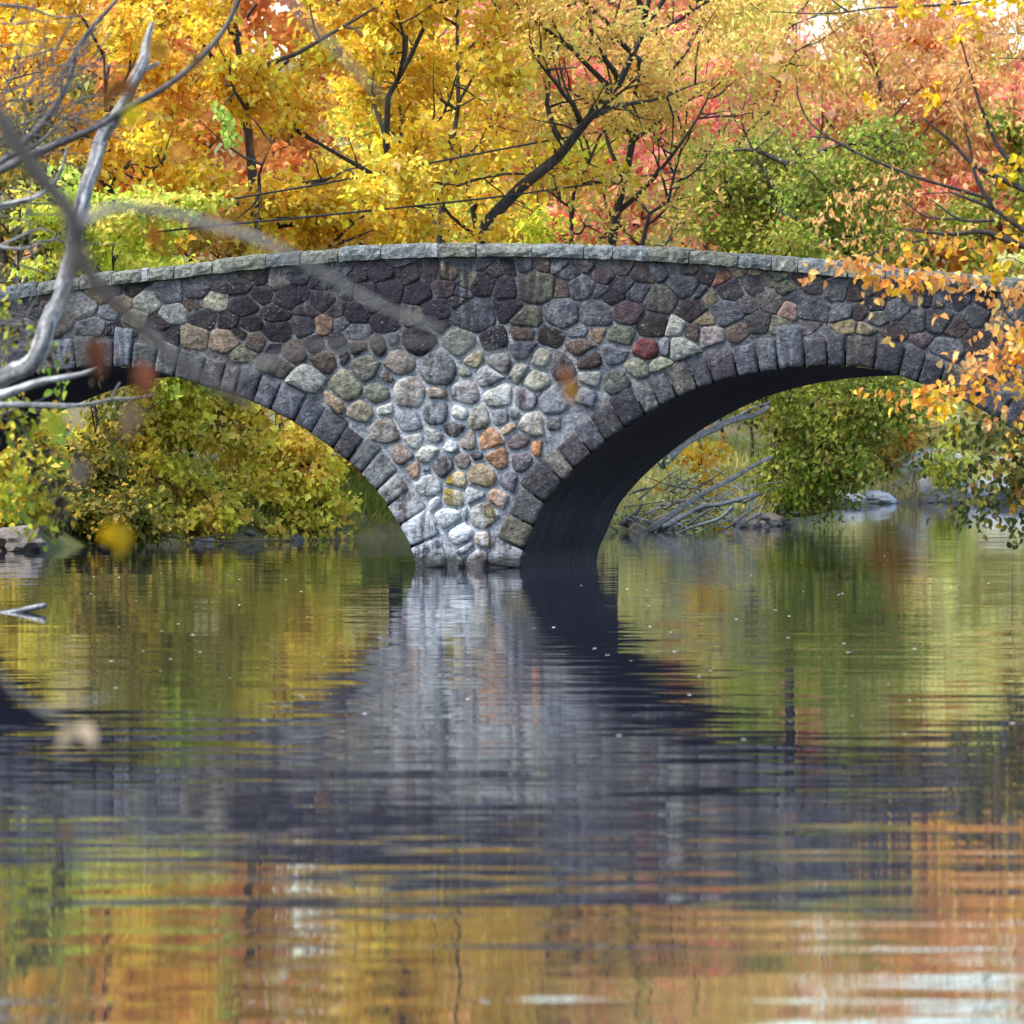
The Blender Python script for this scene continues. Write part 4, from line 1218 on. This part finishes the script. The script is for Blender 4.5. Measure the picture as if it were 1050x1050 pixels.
VINE = [((190, 185, 45), 3), ((150, 165, 50), 3), ((215, 200, 60), 2), ((120, 140, 50), 2), ((215, 160, 40), 1)]
Yv = 46.0
BRN = [((70, 56, 42), 3), ((96, 72, 46), 2), ((60, 62, 36), 3), ((110, 104, 48), 1)]
vb = (-0.114 * Yv - 0.8, Yv, float(ground_z(-0.114 * Yv - 0.8, Yv)))
leafy_thing('vine', 'yellow green vine hanging in front of the bridge at the left edge', 'vine', vb, [
    {'p': [(-40, 400), (-10, 340), (10, 330), (30, 350)], 'n': 70, 's': 11}, {'p': [(-20, 350), (5, 400), (15, 450), (10, 520)], 'n': 90, 's': 10},
    {'p': [(10, 400), (25, 440), (22, 480), (35, 520)], 'n': 70, 's': 9}, {'p': [(40, 340), (55, 370), (62, 400), (60, 440), (64, 470)], 'n': 42, 's': 8, 'pal': [((130, 170, 60), 3), ((170, 185, 60), 2)]},
    {'p': [(-20, 480), (0, 500), (20, 520), (45, 545)], 'n': 80, 's': 13}, {'p': [(-10, 300), (0, 330), (5, 360)], 'n': 40, 's': 12}, {'p': [(-20, 420), (10, 430), (40, 420), (60, 440)], 'n': 60, 's': 12}, {'p': [(-20, 520), (20, 500), (40, 480)], 'n': 60, 's': 14}, {'p': [(-40, 300), (0, 320), (40, 350), (70, 380)], 'n': 90, 's': 18, 'pal': BRN}, {'p': [(-40, 380), (0, 420), (30, 450), (60, 520)], 'n': 120, 's': 18, 'pal': BRN}, {'p': [(30, 470), (60, 500), (70, 545)], 'n': 60, 's': 10, 'pal': BRN}],
    Yv, VINE, 0.08, M_TWIG, 91, extra=[([np.array(vb), at(-60, 520, Yv), at(-20, 420, Yv), at(0, 340, Yv)], 0.018, 0.006), ([np.array(vb), at(-60, 520, Yv), at(-20, 480, Yv)], 0.012, 0.005)])
leafy_thing('creeper', 'bright lime creeper tip hanging among the golden leaves above the parapet', 'vine', at(222, 108, 108), [
    {'p': [(219, 108), (226, 112), (234, 124), (240, 150)], 'n': 46, 's': 4.0, 'droop': 1.5}, {'p': [(224, 112), (228, 125), (233, 148)], 'n': 30, 's': 3.0, 'droop': 1.5}],
    108, [((180, 208, 84), 3), ((196, 218, 100), 2), ((160, 192, 76), 2)], 0.15, M_TWIG, 92)

# ------------------------------------------------------------------ overhanging orange tree at the right
Yr = 63.0
tx = 0.106 * Yr + 1.2
tb = np.array([tx, Yr, float(ground_z(tx, Yr))])
OY_ = [((254, 204, 66), 4), ((250, 184, 56), 4), ((244, 160, 66), 3), ((238, 166, 100), 1.5), ((228, 138, 66), 1)]
OT = [((246, 188, 112), 4), ((238, 166, 90), 4), ((250, 208, 136), 2), ((216, 142, 84), 2), ((250, 212, 100), 1)]
BY = [((255, 200, 30), 4), ((250, 185, 25), 3), ((255, 215, 60), 2)]
DG = [((80, 92, 38), 4), ((66, 72, 36), 3), ((110, 110, 45), 2), ((140, 100, 50), 1), ((215, 190, 70), 0.7)]
specs = [
 {'p': [(1080, 312), (1020, 296), (960, 286), (900, 274), (862, 268)], 'n': 150, 's': 8, 'f0': 0.1, 'pal': OT},
 {'p': [(960, 286), (920, 290), (880, 284)], 'n': 70, 's': 7, 'pal': OY_},
 {'p': [(900, 274), (850, 272), (822, 284)], 'n': 28, 's': 7, 'pal': OT},
 {'p': [(930, 280), (940, 300), (960, 320), (965, 335)], 'n': 12, 's': 5, 'pal': OT}, {'p': [(880, 290), (915, 345), (925, 365)], 'n': 9, 's': 7, 'pal': OT, 'r': 0.003},
 {'p': [(1080, 340), (1040, 360), (1000, 372), (975, 380)], 'n': 150, 's': 14, 'pal': OT},
 {'p': [(1080, 370), (1040, 385), (1000, 398), (960, 404), (925, 408)], 'n': 170, 's': 11, 'pal': OY_},
 {'p': [(960, 404), (965, 418), (978, 430)], 'n': 24, 's': 6, 'pal': BY},
 {'p': [(940, 398), (905, 402), (882, 400)], 'n': 12, 's': 5, 'pal': OY_},
 {'p': [(1080, 390), (1050, 420), (1040, 450), (1046, 500), (1042, 520)], 'n': 70, 's': 8, 'pal': OY_},
 {'p': [(1080, 300), (1040, 300), (1025, 330), (1015, 350)], 'n': 80, 's': 12, 'pal': OT},
 {'p': [(1080, 330), (1050, 340), (1040, 370)], 'n': 60, 's': 10, 'pal': OY_},
 {'p': [(1050, 270), (1030, 265), (1010, 290)], 'n': 20, 's': 7, 'pal': BY},
 {'p': [(1030, 420), (1010, 432), (1000, 436)], 'n': 16, 's': 7, 'pal': OT},
 # crown above the coping
 {'p': [(975, 197), (930, 200), (880, 205), (845, 212)], 'n': 90, 's': 10, 'pal': OT, 'k': 0.72, 'asp': 0.42, 'droop': 1.6}, {'p': [(935, 180), (900, 190), (870, 200), (850, 195)], 'n': 40, 's': 10, 'pal': OT, 'k': 0.72, 'asp': 0.42, 'droop': 1.6},
 {'p': [(1000, 240), (940, 235), (890, 240), (850, 255)], 'n': 110, 's': 12, 'pal': OT, 'k': 0.72, 'asp': 0.42, 'droop': 1.6}, {'p': [(1050, 245), (1000, 255), (960, 250), (920, 258)], 'n': 90, 's': 10, 'pal': OY_},
 {'p': [(920, 215), (870, 222), (830, 226)], 'n': 50, 's': 8, 'pal': OT, 'k': 0.72, 'asp': 0.42, 'droop': 1.6}, {'p': [(990, 130), (960, 100), (930, 92), (890, 100)], 'n': 60, 's': 12, 'pal': OT, 'k': 0.72, 'asp': 0.42, 'droop': 1.6},
 {'p': [(960, 85), (955, 100), (950, 112)], 'n': 26, 's': 6, 'pal': BY}, {'p': [(885, 96), (892, 102), (900, 104)], 'n': 9, 's': 3, 'pal': BY},
 {'p': [(1080, 165), (1050, 168), (1030, 178)], 'n': 60, 's': 10, 'pal': BY}, {'p': [(1080, 215), (1055, 218), (1040, 220)], 'n': 24, 's': 6, 'pal': BY}, {'p': [(1020, 190), (1030, 180)], 'n': 10, 's': 6, 'pal': BY},
 {'p': [(1080, -10), (1020, -2), (980, 5), (940, 5), (925, 8)], 'n': 90, 's': 9, 'pal': BY}, {'p': [(990, 5), (1000, 20), (1005, 30)], 'n': 26, 's': 5, 'pal': BY}, {'p': [(925, 6), (930, 12)], 'n': 12, 's': 5, 'pal': BY}, {'p': [(970, 40), (985, 36), (990, 34)], 'n': 12, 's': 4, 'pal': BY},
 {'p': [(1060, 120), (1030, 110), (1000, 120), (985, 100)], 'n': 120, 's': 16, 'pal': OT, 'k': 0.72, 'asp': 0.42, 'droop': 1.6}, {'p': [(1060, 60), (1020, 60), (980, 65), (950, 55)], 'n': 130, 's': 18, 'pal': OT, 'k': 0.72, 'asp': 0.42, 'droop': 1.6},
 {'p': [(1025, 195), (1000, 170), (990, 130), (985, 80)], 'n': 70, 's': 16, 'pal': OT, 'k': 0.72, 'asp': 0.42, 'droop': 1.6}, {'p': [(1070, 30), (1030, 35), (990, 30)], 'n': 60, 's': 16, 'pal': OT, 'k': 0.72, 'asp': 0.42, 'droop': 1.6},
 # dark green drooping twigs
 {'p': [(1080, 430), (1030, 452), (1000, 478), (985, 505), (976, 532)], 'n': 230, 's': 13, 'pal': DG, 'k': 0.9}, {'p': [(1080, 470), (1040, 490), (1015, 505), (1005, 535)], 'n': 200, 's': 12, 'pal': DG, 'k': 0.9},
 {'p': [(1080, 440), (1050, 470), (1040, 500)], 'n': 160, 's': 14, 'pal': DG, 'k': 0.9}, {'p': [(1060, 500), (1045, 530), (1035, 550)], 'n': 80, 's': 9, 'pal': DG, 'k': 0.85}, {'p': [(1020, 430), (990, 440), (960, 462), (915, 478)], 'n': 100, 's': 9, 'pal': DG, 'k': 0.85},
]
def pr(pts, dy=0.0): return [at(x, y, Yr + dy) for x, y in pts]
limbs = [
 ([tb + [0, 0, -0.3]] + pr([(1200, 420), (1160, 320), (1110, 262), (1050, 236), (1018, 214), (975, 197)]), 0.12, 0.014),
 (pr([(1085, 250), (1050, 252), (1010, 238), (975, 240), (930, 236)]), 0.05, 0.01),
 (pr([(1140, 290), (1090, 215), (1040, 190), (1000, 170), (975, 145), (945, 120)]), 0.06, 0.012),
 (pr([(1018, 214), (1000, 180), (993, 140), (985, 120)]), 0.03, 0.008), (pr([(1100, 210), (1035, 165), (1010, 120), (995, 75), (985, 40)]), 0.04, 0.008),
 (pr([(1018, 205), (985, 195), (935, 180), (875, 155), (835, 130), (820, 105), (816, 80)], 0.6), 0.022, 0.007),
 (pr([(875, 155), (850, 142), (830, 140)], 0.6), 0.018, 0.008), (pr([(1020, 226), (985, 225), (955, 205)]), 0.02, 0.008), (pr([(985, 225), (950, 222), (925, 205)]), 0.014, 0.006),
 (pr([(1170, 340), (1120, 320), (1080, 312)]), 0.03, 0.015), (pr([(1180, 380), (1120, 360), (1080, 345)]), 0.03, 0.015), (pr([(1190, 400), (1120, 410), (1080, 390)]), 0.03, 0.012), (pr([(1195, 430), (1130, 450), (1080, 432)]), 0.025, 0.012), (pr([(1130, 450), (1100, 470), (1080, 470)]), 0.02, 0.01),
 (pr([(1150, 300), (1190, 150), (1170, 20), (1080, -12)]), 0.06, 0.015), (pr([(1080, -12), (980, 4), (900, 8), (850, 14), (790, 12)], 0.3), 0.018, 0.006), (pr([(870, 12), (858, 4), (848, -5)], 0.3), 0.012, 0.006),
 (pr([(1190, 150), (1120, 165), (1075, 168)]), 0.03, 0.012), (pr([(1180, 60), (1110, 55), (1060, 60)]), 0.03, 0.01), (pr([(1190, 150), (1110, 125), (1060, 120)]), 0.03, 0.01),
 (pr([(975, 240), (930, 250), (890, 262), (855, 285), (800, 300)], 0.8), 0.014, 0.005),
]
leafy_thing('beech_tree', 'near orange leaved tree leaning in over the right end of the bridge', 'tree', tb, specs, Yr, OY_, 0.112, M_BARK, 95, extra=limbs)

# ------------------------------------------------------------------ out of focus sapling close to the camera
def near_sapling():
    Y = 13.0
    base = np.array([-1.82, Y, float(ground_z(-1.82, Y))])
    root = empty('bare_sapling', base, 'blurred bare sapling close to the camera at the left with a few last leaves', 'sapling')
    def limb(pts, r0, r1, n=24, dy=0.0, raw=None, mat=M_TWIG):
        m = MB()
        P = [at(x, y, Y + dy) for x, y in pts]
        if raw: P = raw + P
        Q = smooth_path(P, n)
        m.tube(Q, np.linspace(r0, r1, n), 8, wob=0.08, rng=random.Random(n))
        m.build('branch', mat, root, True, origin=base)
    m = MB()
    Q = smooth_path([base + [0, 0, -0.2], at(-330, 900, Y), at(-320, 500, Y), at(-300, 250, Y), at(-290, 80, Y), at(-300, -150, Y)], 24)
    m.tube(Q, np.linspace(0.028, 0.014, 24), 9); m.build('stem', M_TWIG, root, True, origin=base)
    limb([(-296, -60), (-160, 20), (-20, 100), (10, 138), (45, 185), (72, 218), (77, 245)], 0.021, 0.020, mat=M_DARKTWIG)
    limb([(74, 235), (96, 288), (144, 333), (178, 367), (240, 408), (262, 416)], 0.019, 0.010, mat=M_DARKTWIG)
    limb([(72, 238), (95, 222), (120, 213), (150, 215), (200, 226), (270, 248), (334, 282), (368, 302), (403, 319), (456, 340)], 0.012, 0.005, 30)
    limb([(77, 238), (76, 262), (70, 300), (68, 340)], 0.018, 0.006, 10, mat=M_DARKTWIG)
    limb([(-322, 560), (-150, 620), (-30, 668), (10, 705), (40, 728), (75, 742)], 0.008, 0.004)
    limb([(40, 728), (80, 722), (118, 712)], 0.004, 0.002, 8)
    limb([(-298, -80), (-100, -110), (150, -60), (270, -20), (305, 12), (340, 45), (372, 82), (400, 105)], 0.012, 0.005, 26)
    limb([(230, 395), (300, 360), (420, 350), (520, 365), (575, 378)], 0.0035, 0.002, 20)
    # the last leaves
    rng = np.random.RandomState(8)
    O_, YL, BR, PA = (118, 70, 36), (176, 142, 18), (112, 78, 56), (150, 124, 98)
    for (x, y, s, c, n) in [(112, 95, 0.075, O_, 2), (160, 240, 0.06, (160, 92, 30), 2), (95, 365, 0.09, (112, 66, 46), 2), (140, 388, 0.085, (124, 70, 44), 2), (128, 428, 0.08, PA, 2),
                            (578, 385, 0.055, (150, 92, 60), 1), (588, 398, 0.06, (170, 116, 40), 1), (118, 550, 0.085, YL, 2), (78, 755, 0.07, (190, 166, 138), 2), (170, 52, 0.06, (170, 120, 40), 2),
                            (140, 120, 0.065, (200, 176, 30), 1), (195, 60, 0.06, BR, 1), (270, 150, 0.05, (190, 120, 60), 1), (185, 160, 0.055, (205, 140, 60), 1), (200, 230, 0.05, BR, 1), (75, 480, 0.08, (104, 96, 88), 1), (60, 430, 0.06, (170, 176, 60), 2),
                            (62, 855, 0.05, (110, 80, 60), 1)]:
        p = np.array([at(x + rng.uniform(-4, 4), y - s * 200 + rng.uniform(-3, 3), Y) for _ in range(n)])
        d = rng.normal(size=(n, 3)) * 0.25 + np.array([0, 0, -1])
        me = leaf_mesh('leaf', p - base, d, np.tile([0.2, -1, 0.1], (n, 1)) + rng.normal(size=(n, 3)) * 0.3, np.full(n, s), np.full(n, s * 0.62), np.tile(lin(c), (n, 1)), fine=True)
        link('leaf', me, M_LEAF, root)
near_sapling()

# ------------------------------------------------------------------ specks of leaf afloat on the pond
def afloat():
    rng = np.random.RandomState(6)
    me = leaf_mesh('floating_leaf', np.array([[-.05, 0, 0.004]]), np.array([[1., 0.1, 0.0]]), np.array([[0., 0, 1.]]), np.array([0.1]), np.array([0.07]), np.array([[0.8, 0.78, 0.7]]), fold=0.05, fine=True)
    me.materials.append(M_LEAF)
    n = 0
    while n < 90:
        px, py = rng.uniform(60, 1040), 560 + 200 * rng.uniform(0, 1) ** 1.6
        Y = CAM_Z * F / (py - HOR)
        if 415 < px < 620 and py < 600: continue
        if Y > 86 and (px < 420 or px > 615) and Y > 100: continue
        o = bpy.data.objects.new('floating_leaf', me); COL.objects.link(o)
        o.location = ((px - 525) / F * Y, Y, 0)
        o.rotation_euler = (0, 0, rng.uniform(0, 6.28))
        s = rng.uniform(0.25, 0.65); o.scale = (s, s, s)
        tag(o, 'tiny pale leaf floating on the dark pond water', 'leaf', 'pale leaves floating on the pond')
        n += 1
afloat()
